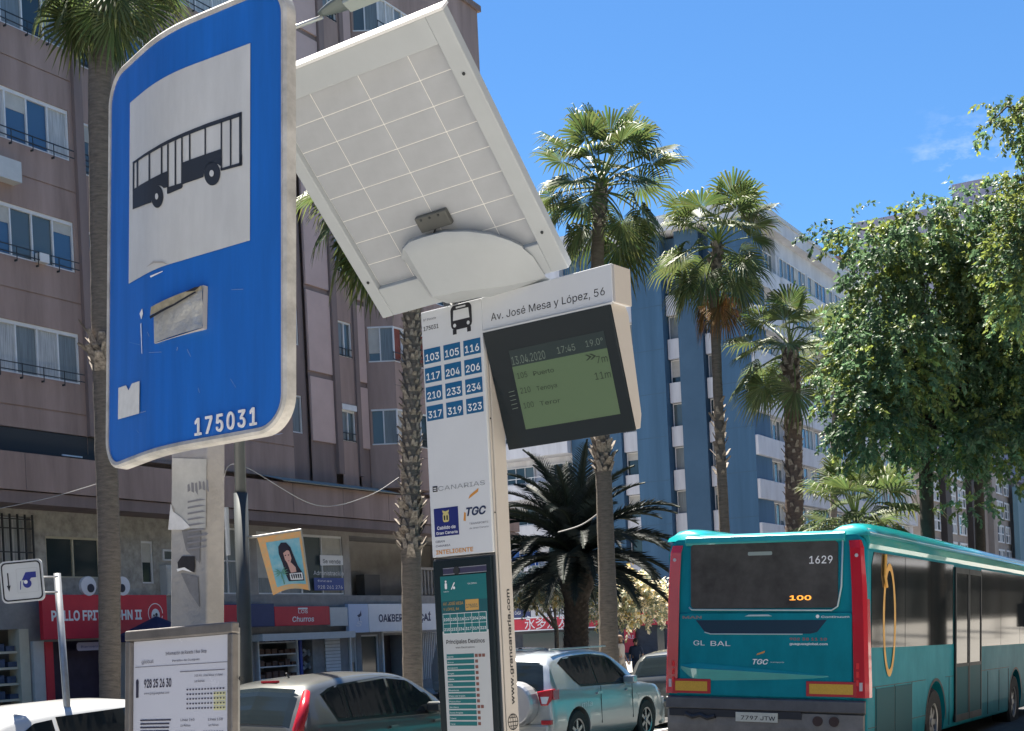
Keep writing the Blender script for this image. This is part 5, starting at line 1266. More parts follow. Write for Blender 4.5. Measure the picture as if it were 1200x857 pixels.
# cables
wire = mat('cable', (.3, .3, .3), .6)
def cable(P, r, label):
    org_ = P[0]; rt = root('cable', org_, label, 'cable'); pts = []
    for i in range(len(P) - 1):
        a_, b_, c_, d_ = P[max(i-1, 0)], P[i], P[i+1], P[min(i+2, len(P)-1)]
        for k in range(8):
            t = k / 8; pts.append(.5 * ((2 * b_) + (c_ - a_) * t + (2*a_ - 5*b_ + 4*c_ - d_) * t*t + (3*b_ - a_ - 3*c_ + d_) * t**3) - org_)
    pts.append(P[-1] - org_); b = B(); b.tube(pts, r, 5); b.make('strand', wire, rt)
cable([at(-20, 600, 26), at(60, 583, 26), at(127, 563, 26)], .008, 'thin overhead cable running left from the grey palm trunk')
cable([at(262, 560, 24), at(282, 545, 22), at(370, 592, 25), at(430, 582, 27), at(470, 558, 28)], .007, 'sagging overhead cable between the street lamp and the shaggy palm')
cable([at(654, 624, 37), at(682, 615, 36), at(706, 598, 35)], .02, 'short overhead cable from the date palm up to the tall fan palm')
# ================================================================ vehicles
teal_p = mat('bus_teal', (.006, .23, .29), .45, var=.25, scale=2.2, spec=.1, stretch=(1, 1, .5))
teal_d = mat('bus_teal_dark', (.004, .08, .1), .5, spec=.1)
teal_l = mat('bus_teal_lit', (.01, .34, .35), .3, var=.1, scale=3, coat=1.)  # lighter copy of the teal, with the light on upward faces painted in
red_l = mat('lamp_red', (.5, .012, .03), .2, coat=.5, var=.08)
grey_b = mat('bumper_grey', (.1, .1, .105), .55, var=.3, scale=4, bump=.05)
grey_b2 = mat('bumper_light', (.2, .19, .18), .5, var=.45, scale=3)
yel = mat('reflector_yellow', (.62, .36, .04), .4, var=.15, scale=60)
plate_m = mat('number_plate', (.55, .56, .5), .5, var=.15, scale=30)
bus = root('city_bus', frame((2.981, 16.692, .165), (.8606, -.5072, -.0452), (.507, .8618, -.0172)), 'teal city bus number 1629 seen from behind with red corner lamps', 'bus')
def boolcut(o, cyls):
    bm = bmesh.new(); bm.from_mesh(o.data); bmesh.ops.recalc_face_normals(bm, faces=bm.faces); bm.to_mesh(o.data); bm.free()
    b = B()
    for p0, p1, r in cyls: b.tube([p0, p1], r, 28)
    me = b.mesh('cut'); bm = bmesh.new(); bm.from_mesh(me); bmesh.ops.recalc_face_normals(bm, faces=bm.faces); bm.to_mesh(me); bm.free()
    c = bpy.data.objects.new('cut', me); col.objects.link(c)
    o.modifiers.new('arch', 'BOOLEAN'); md = o.modifiers[-1]; md.operation = 'DIFFERENCE'; md.object = c; md.solver = 'EXACT'
    mw = o.matrix_world.copy(); pr = o.parent; o.parent = None; o.matrix_world = Matrix.Identity(4)
    dg = bpy.context.evaluated_depsgraph_get(); dg.update(); ev = bpy.data.meshes.new_from_object(o.evaluated_get(dg)); sm = any(p.use_smooth for p in o.data.polygons)
    o.modifiers.clear(); o.data = ev; bpy.data.objects.remove(c); o.parent = pr; o.matrix_local = Matrix.Identity(4)
def wheel(par, c, r, w, side, spokes=5, rimc=None, hub=.62):
    cx, cy, cz = c; b = B(); n = 28; prof = [(r*hub, -w*.5), (r*.93, -w*.5), (r, -w*.36), (r, w*.36), (r*.93, w*.5), (r*hub, w*.5)]
    for k in range(n):
        a0, a1 = 2*math.pi*k/n, 2*math.pi*(k+1)/n
        for (r0, x0), (r1, x1) in zip(prof, prof[1:]):
            b.q(*[(cx + x * side, cy + rr * math.cos(a), cz + rr * math.sin(a)) for rr, x, a in ((r0, x0, a0), (r1, x1, a0), (r1, x1, a1), (r0, x0, a1))])
    t = b.make('wheel', black_rub, par, fix=True, smooth=False)
    b = B(); xo = cx + side * w * .3; 
    for k in range(n):
        a0, a1 = 2*math.pi*k/n, 2*math.pi*(k+1)/n
        for r0, r1, x0, x1 in ((r*hub*1.02, r*hub*.9, w*.48, w*.44), (r*hub*.9, r*hub*.88, w*.44, w*.1)):
            b.q(*[(cx + x * side, cy + rr * math.cos(a), cz + rr * math.sin(a)) for rr, x, a in ((r0, x0, a0), (r1, x1, a0), (r1, x1, a1), (r0, x0, a1))])
    for k in range(spokes):
        a = 2*math.pi*k/spokes; M_ = Matrix.Translation((xo, cy, cz)) @ Matrix.Rotation(a, 4, 'X')
        b.box(-.012, .02, -r*.075, r*.075, 0, r*hub*.93, M_)
    b.tube([(xo - .01*side, cy, cz), (xo + .035 * side, cy, cz)], r*.13, 12)
    b.make('rim', rimc or chrome, t); B().disc((cx + side*w*.08, cy, cz), (1, 0, 0), r*hub*.9).make('brake_disc', dark_metal, t)
    return t
prof = [(-1.24, .34), (1.24, .34), (1.27, .6), (1.27, 2.72), (1.235, 2.86), (1.15, 2.92), (-1.15, 2.92), (-1.235, 2.86), (-1.27, 2.72), (-1.27, .6)]
body = B(); body.prism(prof, .02, 11.95); body = body.make('body', teal_p, bus, bev=.03, fix=True)
boolcut(body, [((.7, 3.41, .5), (1.6, 3.41, .5), .56), ((.7, 9.25, .5), (1.6, 9.25, .5), .56), ((-1.6, 3.41, .5), (-.7, 3.41, .5), .56), ((-1.6, 9.25, .5), (-.7, 9.25, .5), .56)])
for y in (3.41, 9.25):
    for s_ in (1, -1): wheel(bus, (1.1 * s_, y, .48), .48, .3, s_, 8, steel, .56)
    B().box(-.75, .75, y - .6, y + .6, .3, 1.1).make('axle_box', dark_metal, bus)
# roof humps and rear header
for s_ in (1, -1):
    b = B(); n = 16
    P = [(0.0, .0), (.06, .1), (.16, .16), (.3, .18), (.42, .16), (.5, .08), (.52, 0)]
    for j, (y, k) in enumerate(((.03, .55), (.25, .9), (.6, 1.), (2.5, 1.), (8, .85), (11.5, .8), (11.9, .2))):
        pass
    rings = []
    for y, k in ((.03, .5), (.18, .85), (.5, 1.), (1.2, 1.05), (4, .95), (8, .8), (11.5, .75), (11.9, .2)):
        rings.append([(s_ * (.76 + a), y, 2.875 + h * k + .02) for a, h in P])
    for r0, r1 in zip(rings, rings[1:]):
        for k in range(len(P) - 1): b.q(r0[k], r0[k+1], r1[k+1], r1[k])
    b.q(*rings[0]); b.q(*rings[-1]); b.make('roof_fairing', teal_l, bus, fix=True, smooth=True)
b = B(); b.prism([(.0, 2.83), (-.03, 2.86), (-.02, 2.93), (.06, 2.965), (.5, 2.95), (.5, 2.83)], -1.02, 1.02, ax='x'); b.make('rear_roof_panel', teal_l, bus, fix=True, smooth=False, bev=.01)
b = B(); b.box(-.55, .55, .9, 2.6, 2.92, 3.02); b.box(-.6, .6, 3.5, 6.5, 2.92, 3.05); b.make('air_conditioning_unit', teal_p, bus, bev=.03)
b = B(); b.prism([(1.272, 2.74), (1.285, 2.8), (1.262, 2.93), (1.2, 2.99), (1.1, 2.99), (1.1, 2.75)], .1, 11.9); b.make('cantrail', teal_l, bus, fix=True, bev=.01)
b = B(); b.prism([(1.262, 2.925), (1.274, 2.935), (1.235, 2.99), (1.22, 2.985)], .16, 11.8); b.make('drip_rail', mat('trim_pale', (.5, .62, .62), .35), bus, fix=True)
# rear screen
b = B(); b.prism(rrect(-.945, .93, 2.045, 2.845, .05, 5), -.012, .03); b.make('rear_window', mat('rear_glass', (.085, .08, .076), .12, spec=.6, var=.55, scale=2.2), bus, fix=True)
tl_ = mat('trim_pale', (.5, .62, .62), .35)
b = B(); b.tube([(-.97, -.006, 2.06), (-.93, -.014, 2.03), (.86, -.014, 2.015), (.93, -.014, 2.06), (.975, -.01, 2.3), (.99, -.006, 2.85)], .011, 6); b.make('window_trim', tl_, bus, smooth=True)
poly_obj('brake_light', mat('lens_pale', (.3, .36, .33), .3), bus, [rrect(-.19, .12, 2.69, 2.735, .015)], -.014)
text(bus, '1629', .585, 2.575, .125, .285, -.015, print_white, bold=.01)
ledm = mat('led_amber', (.6, .2, .02), .5, emit=(1, .38, .05, .4)); text(bus, '100', .34, 2.14, .075, .27, -.014, ledm, bold=.02)
ins = mat('seen_seats', (.06, .05, .045), .6, var=.4)
# tailgate with seams, handle, painted vent, highlight ledge
tg = B(); tg.prism(rrect(-1.1, 1.1, .965, 1.985, .03, 4), -.006, .03); tg = tg.make('tailgate', teal_p, bus, fix=True, bev=.004)
b = B(); b.prism([(-.35, .0), (-.3, .02), (-.05, .022), (0, .002)], -.016, -.006); o = b.make('handle', tl_, tg, fix=True); o.location = (.12, 0, 1.945)
poly_obj('vent_dark_patch', mat('vent_navy', (.004, .025, .06), .45), tg, [[(-.88, 1.9), (.8, 1.9), (.68, 1.755), (.6, 1.735), (-.68, 1.735), (-.76, 1.755)]], -.0075)  # flat navy patch paints the dark of the sunken vent
b = B(); b.tube([(-.76, -.008, 1.75), (-.68, -.012, 1.728), (.2, -.012, 1.728), (.5, -.008, 1.729)], .007, 6); b.make('vent_lip', tl_, tg)
b = B()
for k in range(6): b.box(-.8 + k * .01, .72 - k * .01, -.0095, -.0078, 1.885 - k * .024, 1.888 - k * .024)
b.make('vent_slat', teal_d, tg)
b = B(); m_ = 24; top = []
for k in range(m_ + 1):
    t = k / m_; x = -1.08 + 1.9 * t; top.append((x, 1.33 - .1 * t ** 1.2, .085 * min(1, t * 9 + .15) * (1 - t) ** .75))
for (x0, z0, d0), (x1, z1, d1) in zip(top, top[1:]):
    b.q((x0, -.006, z0 + d0 * .5), (x1, -.006, z1 + d1 * .5), (x1, -.006 - d1, z1 - d1 * .35), (x0, -.006 - d0, z0 - d0 * .35))
    b.q((x0, -.006 - d0, z0 - d0 * .35), (x1, -.006 - d1, z1 - d1 * .35), (x1, -.006, z1 - .01 - 2.2 * d1), (x0, -.006, z0 - .01 - 2.2 * d0))
b.make('tailgate_highlight', teal_l, tg, smooth=False)  # ledge shaped and coloured to imitate a band of sky highlight
redt = mat('faded_red_print', (.35, .1, .1), .5)
text(tg, 'MAN', -1.06, 1.92, .045, .26, -.008, mat('dull_chrome', (.25, .2, .2), .4), bold=.03)
text(tg, 'Continuum', .73, 1.925, .032, .34, -.008, print_white, bold=.01); poly_obj('emblem', print_white, tg, [circ(.685, 1.942, .022, 12)], -.008)
text(tg, 'GL', -.91, 1.585, .085, .15, -.008, print_white); text(tg, 'BAL', -.68, 1.58, .085, .26, -.008, print_white)
text(tg, '902 38 11 10', .34, 1.655, .042, .46, -.008, redt, bold=.02); text(tg, 'guaguasglobal.com', .34, 1.6, .035, .47, -.008, print_white, bold=.02)
text(tg, 'TGC', -.13, 1.36, .085, .2, -.008, print_white, bold=.02, shear=.25); poly_obj('logo_swoosh', org, tg, [[(-.08, 1.47), (.02, 1.5), (.03, 1.525), (-.07, 1.49)]], -.008); text(tg, 'transporte', .1, 1.38, .02, .17, -.008, print_white)
# red corner lamp columns
for s_ in (-1, 1):
    b = B(); P0 = [(1.02 if 0 else 1.115, 0), (1.25, -.02), (1.285, .04), (1.285, .16), (1.2, .2)]
    zs = [(.98, 1.012, .0), (1.15, 1.01, .0), (1.6, 1.0, 0), (2.3, .985, 0), (2.75, .965, 0), (2.84, .95, .02)]
    rings = [[(s_ * x * k, y - .012 + dy, z) for x, y in P0] for z, k, dy in zs]
    for r0, r1 in zip(rings, rings[1:]):
        for k in range(len(P0) - 1): b.q(r0[k], r0[k+1], r1[k+1], r1[k])
    b.q(*rings[0]); b.q(*rings[-1]); lc = b.make('lamp_column', red_l, bus, fix=True)
    for z in (1.12, 1.22, 1.32): b = B(); b.box(s_*1.16, s_*1.19, -.034, -.02, z, z + .07); b.make('lamp_segment', mat('lamp_bright_red', (.7, .03, .04), .15), lc)
    b = B(); b.box(s_*1.2, s_*1.235, -.036, -.018, 1.06, 1.16); b.make('lamp_segment', mat('lens_clear', (.5, .45, .5), .2), lc)
    b = B(); b.tube([(s_*1.16, -.012, 2.66), (s_*1.16, -.03, 2.66)], .022, 10); b.make('marker_lamp', mat('lens_clear', (.5, .45, .5), .2), lc)
for a, c in ((-1.19, -.68), (.55, 1.16)):
    b = B(); b.box(a, c, -.022, .0, .985, 1.165); o = b.make('reflector_board', mat('reflector_red', (.42, .02, .03), .4), bus, bev=.004); B().box(a + .04, c - .04, -.026, -.0222, 1.015, 1.135).make('yellow_panel', yel, o)
b = B(); b.prism([(.0, .95), (-.045, .93), (-.055, .8), (.0, .78)], -1.27, 1.27, ax='x'); b.make('bumper', grey_b, bus, fix=True, bev=.008)
b = B(); b.prism([(.0, .78), (-.035, .775), (-.045, .6), (-.03, .36), (.05, .33), (.05, .78)], -1.25, 1.25, ax='x'); lbp = b.make('lower_bumper', grey_b2, bus, fix=True, bev=.008)
b = B(); b.box(-1.22, .5, -.05, -.034, .7, .79); b.make('bumper_gap', mat('gap_dark', (.02, .022, .03), .6), bus)
pb_ = B(); pb_.box(-.33, .21, -.062, -.052, .655, .77); pb_ = pb_.make('number_plate', plate_m, bus, bev=.002); text(pb_, '7797 JTW', -.26, .68, .068, .44, -.0635, print_black, bold=.01)
for x in (.7, .9): b = B(); b.tube([(x, -.03, .69), (x, -.06, .69)], .06, 16); b.make('exhaust', mat('exhaust_brown', (.05, .03, .03), .5, .3), bus)
b = B(); b.tube([(-1.0, -.05, .73), (-.9, -.055, .69), (-.8, -.055, .72), (-.7, -.055, .68), (-.6, -.055, .71)], .03, 6); b.make('dent_shade', mat('gap_dark', (.02, .022, .03), .6), bus)  # raised dark tube drawn for the shade of a dented bumper
# side glazing and doors (right side)
gls = mat('bus_side_glass', (.014, .018, .02), .06, spec=.25); sx = 1.272
P = [(.22, 1.56), (4.35, 1.5), (4.35, 2.71), (.3, 2.71), (.22, 2.6)]
wins = [[(.2, 1.57), (1.72, 1.56), (1.72, 2.71), (.3, 2.71), (.2, 2.55)], [(1.74, 1.56), (3.1, 1.56), (3.1, 2.71), (1.74, 2.71)], [(3.12, 1.56), (4.45, 1.56), (4.45, 2.71), (3.12, 2.71)],
        [(6.35, 1.5), (7.9, 1.5), (7.9, 2.71), (6.35, 2.71)], [(7.92, 1.5), (9.6, 1.5), (9.6, 2.71), (7.92, 2.71)], [(9.62, 1.5), (10.6, 1.5), (10.6, 2.71), (9.62, 2.71)]]
for w_ in wins:
    b = B(); b.prism(w_, sx, sx + .006, ax='x'); b.make('side_window', gls, bus, fix=True)
    b = B(); b.prism([(p, -q) for p, q in w_] if 0 else w_, -sx - .006, -sx, ax='x'); b.make('side_window', gls, bus, fix=True)
dr = dark_metal
for y0 in (4.5, 10.7):
    for k in range(2):
        a = y0 + k * .9; c = a + .88
        b = B(); b.box(sx, sx + .02, a, c, .42, 2.68); d_ = b.make('door', gls, bus)
        b = B(); b.box(sx + .018, sx + .03, a, a + .05, .42, 2.68); b.box(sx + .018, sx + .03, c - .05, c, .42, 2.68); b.box(sx + .018, sx + .03, a + .05, c - .05, 2.6, 2.68); b.box(sx + .018, sx + .03, a + .05, c - .05, .42, .52); b.box(sx + .018, sx + .03, a + .05, c - .05, 1.22, 1.27); b.make('door_frame', dr, d_)
        b = B(); b.box(sx + .021, sx + .024, a + .05, c - .05, .52, 1.22); b.make('door_lower_panel', teal_d, d_)
b = B(); seam = dark_metal
for y0, y1, z in ((.1, 2.82, 1.1), (4.0, 4.45, 1.1), (6.4, 8.65, 1.12), (.1, 2.8, .62)): b.box(sx - .004, sx + .003, y0, y1, z - .008, z)
for y in (.38, 1.25, 2.1, 4.2, 6.9, 7.8, 8.6): b.box(sx - .004, sx + .0035, y - .005, y + .005, .4, 1.09)
b.make('panel_seam', seam, bus)
for y0, y1 in ((.42, 1.23), (1.27, 2.08)): B().box(sx + .0005, sx + .006, y0, y1, .45, 1.07).make('side_hatch', teal_d, bus)
b = B(); n = 40
for k in range(n):
    for a0, a1 in ((2*math.pi*k/n, 2*math.pi*(k+1)/n),):
        pr = []
        for a, q_ in ((a0, 1), (a1, 1), (a1, .72), (a0, .72)):
            y = .98 + .3 * q_ * math.cos(a) * (1 if abs(math.cos(a)) < .01 else 1); z = 2.0 + .7 * (1 - (1 - q_) * .45) * math.sin(a) - .1; pr.append((sx + .008, y, z))
        b.q(*pr)
b.make('orange_ring_print', mat('ring_orange', (.7, .38, .08), .5, var=.2, scale=5), bus)
b = B(); b.tube([(sx + .02, .75, 2.7), (sx + .02, .72, 2.45), (sx + .02, .8, 2.3)], .02, 6); b.make('orange_tail_print', mat('ring_orange', (.5, .26, .05), .5), bus)
for y in (3.41, 9.25):
    b = B(); n = 24
    for k in range(n):
        a0, a1 = math.pi * k / n, math.pi * (k + 1) / n
        b.q(*[(sx + .004, y + r0 * math.cos(a), .5 + r0 * math.sin(a)) for r0, a in ((.56, a0), (.6, a0), (.6, a1), (.56, a1))])
    b.make('arch_trim', dark_metal, bus)
b = B(); b.tube([(sx, 11.6, 2.6), (sx + .35, 12.1, 2.5), (sx + .4, 12.1, 2.2)], .03, 6); b.box(sx + .25, sx + .5, 12.05, 12.12, 1.8, 2.25); b.make('mirror', dark_metal, bus)

# ---- cars
def herm(S, u):
    i = min(int(u), len(S) - 2); t = u - i; p0 = S[max(i - 1, 0)]; p1 = S[i]; p2 = S[i + 1]; p3 = S[min(i + 2, len(S) - 1)]; o = []
    for a, b_, c, d in zip(p0, p1, p2, p3):
        m1 = (c - a) / 2; m2 = (d - b_) / 2
        if (c - b_) * (b_ - a) <= 0: m1 = 0
        if (d - c) * (c - b_) <= 0: m2 = 0
        m1 = max(-abs(c - b_) * 2.5, min(abs(c - b_) * 2.5, m1)); m2 = max(-abs(c - b_) * 2.5, min(abs(c - b_) * 2.5, m2))
        o.append((2*t**3 - 3*t**2 + 1) * b_ + (t**3 - 2*t**2 + t) * m1 + (-2*t**3 + 3*t**2) * c + (t**3 - t**2) * m2)
    return o
FNP = frame((0, 0, 0), EV, NV)
def ground_z(n_):
    pr = [(3.42, .06), (4.5, .108), (7.05, .222), (10, .1), (13.6, -.02), (20.6, 0), (23, .05), (25.7, 0)]
    for (a, za), (b_, zb) in zip(pr, pr[1:]):
        if a <= n_ <= b_: return za + (zb - za) * (n_ - a) / (b_ - a)
    return .13
def car(label, s, nright, S, paint, cat='car', wheels=(.75, 3.3), wr=.33, side=(), rear=None, front=None, group=None, tail=None, detail=True, z0=.26, name='car', rimm=None, dirn=1, surround=None):
    hw = max(q[3] for q in S); nc = nright + hw; o_ = st(s, nc, ground_z(nc))
    M_ = frame(o_, -NV * dirn, EV * dirn) if dirn == 1 else frame(o_ , NV, -EV)
    r_ = root(name, M_, label, cat, group)
    NS = 6 * (len(S) - 1); sl_ = []
    def sec(u):
        y, zb, zt, w = herm(S, u); g_ = zt - zb
        wt_ = w * .95 - max(0, g_) * .3; 
        return [(w * .86, y, z0 - .06), (w * .97, y, z0 + .06), (w, y, z0 + .25), (w * .995, y, (z0 + zb) * .55 + .1), (w * .975, y, zb - .05), (w * .945, y, zb), (wt_ , y, max(zb + .002, zt - .09)), (wt_ - .06, y, max(zb + .004, zt - .03)), (wt_ - .17, y, max(zb + .006, zt - .002)), (0, y, max(zb + .008, zt + .025))]
    b = B(); rings = []
    for i in range(NS + 1):
        h = sec(i / 6); full = h + [(-x, y, z) for x, y, z in reversed(h[:-1])]; rings.append(full)
    for r0, r1 in zip(rings, rings[1:]):
        for k in range(len(r0) - 1): b.q(r0[k], r0[k+1], r1[k+1], r1[k])
        b.q(r0[-1], r0[0], r1[0], r1[-1])
    b.q(*rings[0]); b.q(*rings[-1])
    o = b.make('body', paint, r_, fix=True, smooth=True)
    if detail: boolcut(o, [((sd * hw * .55, y, wr), (sd * (hw + .3), y, wr), wr * 1.16) for y in wheels for sd in (1, -1)])
    me = o.data
    if hasattr(me, 'set_sharp_from_angle'): me.set_sharp_from_angle(angle=R(35))
    B().box(-hw * .5, hw * .5, .4, S[-1][0] - .4, z0 - .08, z0 + .3).make('underbody', dark_metal, r_)
    for y in wheels:
        for sd in (1, -1): wheel(r_, (sd * (hw - .12), y, wr), wr, .21, sd, 6, rimm or mat('alloy', (.4, .41, .42), .3, .9))
    def strip_top(nm, u0, u1, k0, m, off=.008, n=8):
        b = B(); R0 = []
        for i in range(n + 1):
            u = u0 + (u1 - u0) * i / n; h = sec(u); e_ = .02 if u + .01 < len(S) - 1 else -.02; h2 = sec(min(len(S) - 1, max(0, u + e_))); row = []
            dy, dz = h2[9][1] - h[9][1], h2[9][2] - h[9][2]; l_ = math.hypot(dy, dz) or 1; sg_ = 1 if e_ > 0 else -1; ny, nz_ = -dz / l_ * sg_, dy / l_ * sg_
            for x, z in ((-(h[7][0] * k0), h[7][2]), (-h[8][0] * k0, h[8][2]), (0, h[9][2]), (h[8][0] * k0, h[8][2]), (h[7][0] * k0, h[7][2])): row.append((x, h[9][1] + ny * off, z + nz_ * off))
            R0.append(row)
        for a, c in zip(R0, R0[1:]):
            for k in range(4): b.q(a[k], a[k+1], c[k+1], c[k])
        return b.make(nm, m, r_, smooth=True)
    def side_glass(poly, m, nm='side_window', off=.008):
        for sd in (1, -1):
            b = B(); ys = sorted({p[0] for p in poly}); y0, y1 = ys[0], ys[-1]; cols_ = []
            n = 14
            for i in range(n + 1):
                y = y0 + (y1 - y0) * i / n; zs_ = []
                for (ya, za), (yb, zb_) in zip(poly, poly[1:] + poly[:1]):
                    if (ya - y) * (yb - y) <= 0 and abs(ya - yb) > 1e-6: zs_.append(za + (zb_ - za) * (y - ya) / (yb - ya))
                    elif abs(ya - y) < 1e-6 and abs(yb - y) < 1e-6: zs_ += [za, zb_]
                if not zs_: continue
                lo, hi = min(zs_), max(zs_); us = [k / 60 * (len(S) - 1) for k in range(61)]; u = min(us, key=lambda q: abs(herm(S, q)[0] - y)); h = sec(u); row = []
                for j in range(4):
                    z = lo + (hi - lo) * j / 3; p, q = (h[5], h[6]) if z <= h[6][2] else (h[6], h[7]); t = (z - p[2]) / max(.001, q[2] - p[2]); row.append((sd * (p[0] + (q[0] - p[0]) * min(1.2, t) + off), y, z))
                cols_.append(row)
            for a, c in zip(cols_, cols_[1:]):
                for j in range(3): b.q(a[j], c[j], c[j+1], a[j+1])
            b.make(nm, m, r_, smooth=False)
    if surround: side_glass(surround, mat('window_surround', (.012, .012, .013), .3), 'window_surround', .004)
    for p_ in side: side_glass(p_, glass_car)
    if rear: strip_top('rear_window', *rear, glass_car)
    if front: strip_top('windscreen', *front, glass_car)
    if side:
        ym = max(p[0] for p in side[-1]); zb = herm(S, 4)[1]
        for sd in (1, -1):
            b = B(); b.box(sd * (hw * .93), sd * (hw + .16), ym - .28, ym - .14, zb - .02, zb + .12); b.make('mirror', paint, r_, bev=.03)
    b = B(); b.box(-hw * .9, hw * .9, -.06, .12, z0 - .02, z0 + .3); b.make('rear_bumper', paint, r_, bev=.04)
    L_ = S[-1][0]; b = B(); b.box(-hw * .88, hw * .88, L_ - .1, L_ + .06, z0 - .04, z0 + .28); b.make('front_bumper', paint, r_, bev=.04)
    for sd in (1, -1):
        if tail: b = B(); b.tube([(sd * x, y, z) for x, y, z, _ in tail], [q[3] for q in tail], 8); b.make('tail_light', mat('tail_red', (.36, .01, .02), .25), r_, smooth=True)
        b = B(); b.box(sd * hw * .6, sd * hw * .9, L_ - .16, L_ - .0, .58, .72); b.make('headlight', mat('lens_clear', (.5, .45, .5), .2), r_, bev=.02)
    return r_, sec
def sAt(u, v, n_): return pick(FNP, u, v, n_).x
# S: (y, belt z, top z, half width)
hatch = [(0, .86, .87, .76), (.04, .95, 1.0, .82), (.2, 1.0, 1.24, .85), (.42, 1.02, 1.46, .87), (.9, 1.01, 1.535, .88), (1.7, .99, 1.57, .88), (2.4, .97, 1.52, .88), (2.95, .96, 1.28, .88), (3.35, .94, 1.02, .87), (3.9, .84, .88, .84), (4.2, .66, .7, .74)]
grey_car = mat('car_grey', (.11, .115, .11), .3, .5, coat=.7, var=.05)
r_, sc_ = car('dark grey hatchback with tall red tail lamps parked left of the totem', sAt(352, 820, 9.95), 9.95, hatch, grey_car, side=[[(.62, 1.34), (.78, 1.06), (1.02, 1.05), (1.02, 1.42), (.82, 1.42)], [(1.06, 1.05), (1.95, 1.03), (1.95, 1.48), (1.06, 1.44)], [(2.0, 1.03), (2.95, 1.01), (2.85, 1.16), (2.45, 1.43), (2.0, 1.48)]],
    surround=[(.58, 1.36), (.75, 1.02), (3.0, .97), (2.9, 1.18), (2.46, 1.46), (1.98, 1.51), (1.0, 1.46), (.8, 1.44)], rear=(1.15, 2.85, .93), front=(5.9, 7.9, .9), tail=[(.79, .0, .8, .04), (.81, .02, .98, .07), (.79, .16, 1.2, .065), (.71, .33, 1.4, .045)])
B().box(-.35, .35, .0, .03, .93, .97).make('plate_recess', chrome, r_, bev=.008)
for sd in (1, -1):
    B().box(sd * .87, sd * .9, 1.75, 1.9, .86, .89).make('door_handle', grey_car, r_); B().box(sd * .87, sd * .9, 2.75, 2.9, .86, .89).make('door_handle', grey_car, r_)
    b = B(); b.tube([(sd * .8, .075, 1.02), (sd * .79, .13, 1.14)], .066, 8); b.make('reversing_lamp', mat('lens_clear', (.5, .45, .5), .2), r_)
b = B(); b.box(-.12, .12, .5, .56, 1.515, 1.54); b.make('high_brake_light', red_l, r_); b = B(); b.tube([(0, .9, 1.55), (0, .84, 1.62)], .01, 6); b.make('aerial', dark_metal, r_)
wcar = mat('car_white', (.46, .47, .47), .3, coat=.7, var=.04)
r_, sc_ = car('white car cut off by the lower left corner of the photo', sAt(-30, 840, 9.95), 9.95, [(y * 1.02, b_ * .97, t * .955, w) for y, b_, t, w in hatch], wcar, side=[[(.6, 1.26), (.75, 1.03), (1.0, 1.02), (1.0, 1.37), (.78, 1.35)], [(1.05, 1.02), (1.98, 1.0), (1.98, 1.42), (1.05, 1.39)], [(2.03, 1.0), (3.0, .98), (2.9, 1.1), (2.5, 1.36), (2.03, 1.42)]],
    rear=(1.15, 2.85, .93), front=(5.9, 7.9, .9), tail=[(.8, .0, .8, .04), (.83, .03, .98, .07), (.82, .18, 1.1, .05)])
suvS = [(0, .9, .91, .82), (.03, 1.0, 1.03, .88), (.14, 1.06, 1.3, .9), (.32, 1.07, 1.56, .9), (.8, 1.06, 1.645, .91), (1.6, 1.04, 1.675, .91), (2.35, 1.03, 1.62, .91), (2.95, 1.02, 1.36, .91), (3.35, 1.01, 1.09, .9), (4.0, .95, .98, .88), (4.4, .72, .76, .8)]
silver = mat('car_silver', (.46, .49, .5), .28, .55, coat=.7, var=.04)
r_, sc_ = car('silver estate car with a covered spare wheel on its back door and scratched side', sAt(650, 840, 10.0), 10.0, suvS, silver, side=[[(.55, 1.46), (1.0, 1.12), (1.62, 1.1), (1.62, 1.56), (.75, 1.54)], [(1.68, 1.1), (2.9, 1.08), (2.78, 1.2), (2.35, 1.5), (1.68, 1.56)]],
    surround=[(.52, 1.48), (.98, 1.08), (2.96, 1.04), (2.82, 1.22), (2.37, 1.53), (1.65, 1.59), (.74, 1.57)], rear=(1.15, 2.75, .93), front=(5.9, 7.9, .9), wheels=(.82, 3.45), wr=.36)
b = B(); b.tube([(.3, -.0, .88), (.3, -.2, .88), (.3, -.25, .88)], [.35, .35, .32], 28); sw_ = b.make('spare_wheel_cover', mat('cover_silver', (.5, .5, .52), .3, .5), r_, bev=.015, fix=True)
for sd in (1, -1):
    tlp = B(); tlp.prism([(sd * .62, 1.06), (sd * .9, 1.1), (sd * .9, .98), (sd * .8, .84), (sd * .68, .84)], -.02, .1); t_ = tlp.make('tail_light', red_l, r_, fix=True, bev=.015)
    b = B(); b.box(sd * .905, sd * .912, -.01, .18, .93, 1.08); b.make('tail_light_wrap', red_l, t_)
    b = B(); b.prism([(sd * .69, .98), (sd * .84, .98), (sd * .79, .87), (sd * .71, .87)], -.028, -.02); b.make('reversing_lamp', print_white, t_, fix=True)
    b = B(); b.box(sd * .7, sd * .88, -.07, .0, .55, .62); b.make('rear_reflector', red_l, r_, bev=.01)
    B().box(sd * .9, sd * .93, 1.5, 1.66, .93, .97).make('door_handle', silver, r_); B().box(sd * .9, sd * .93, 2.62, 2.78, .93, .97).make('door_handle', silver, r_)
    b = B(); b.box(sd * .905, sd * .913, 1.64, 1.65, .45, 1.06); b.box(sd * .905, sd * .913, 2.85, 2.86, .45, 1.04); b.make('door_gap', dark_metal, r_)
    b = B(); b.box(sd * .58, sd * .62, .5, 2.5, 1.68, 1.71); b.make('roof_rail', silver, r_, bev=.01)
text(r_, 'mla', .93, .75, .13, .38, .914, print_white, axis='x', shear=.2, name='graffiti', bold=-.005)
sS = [(y * .98, b_, t * .97, w) for y, b_, t, w in hatch]
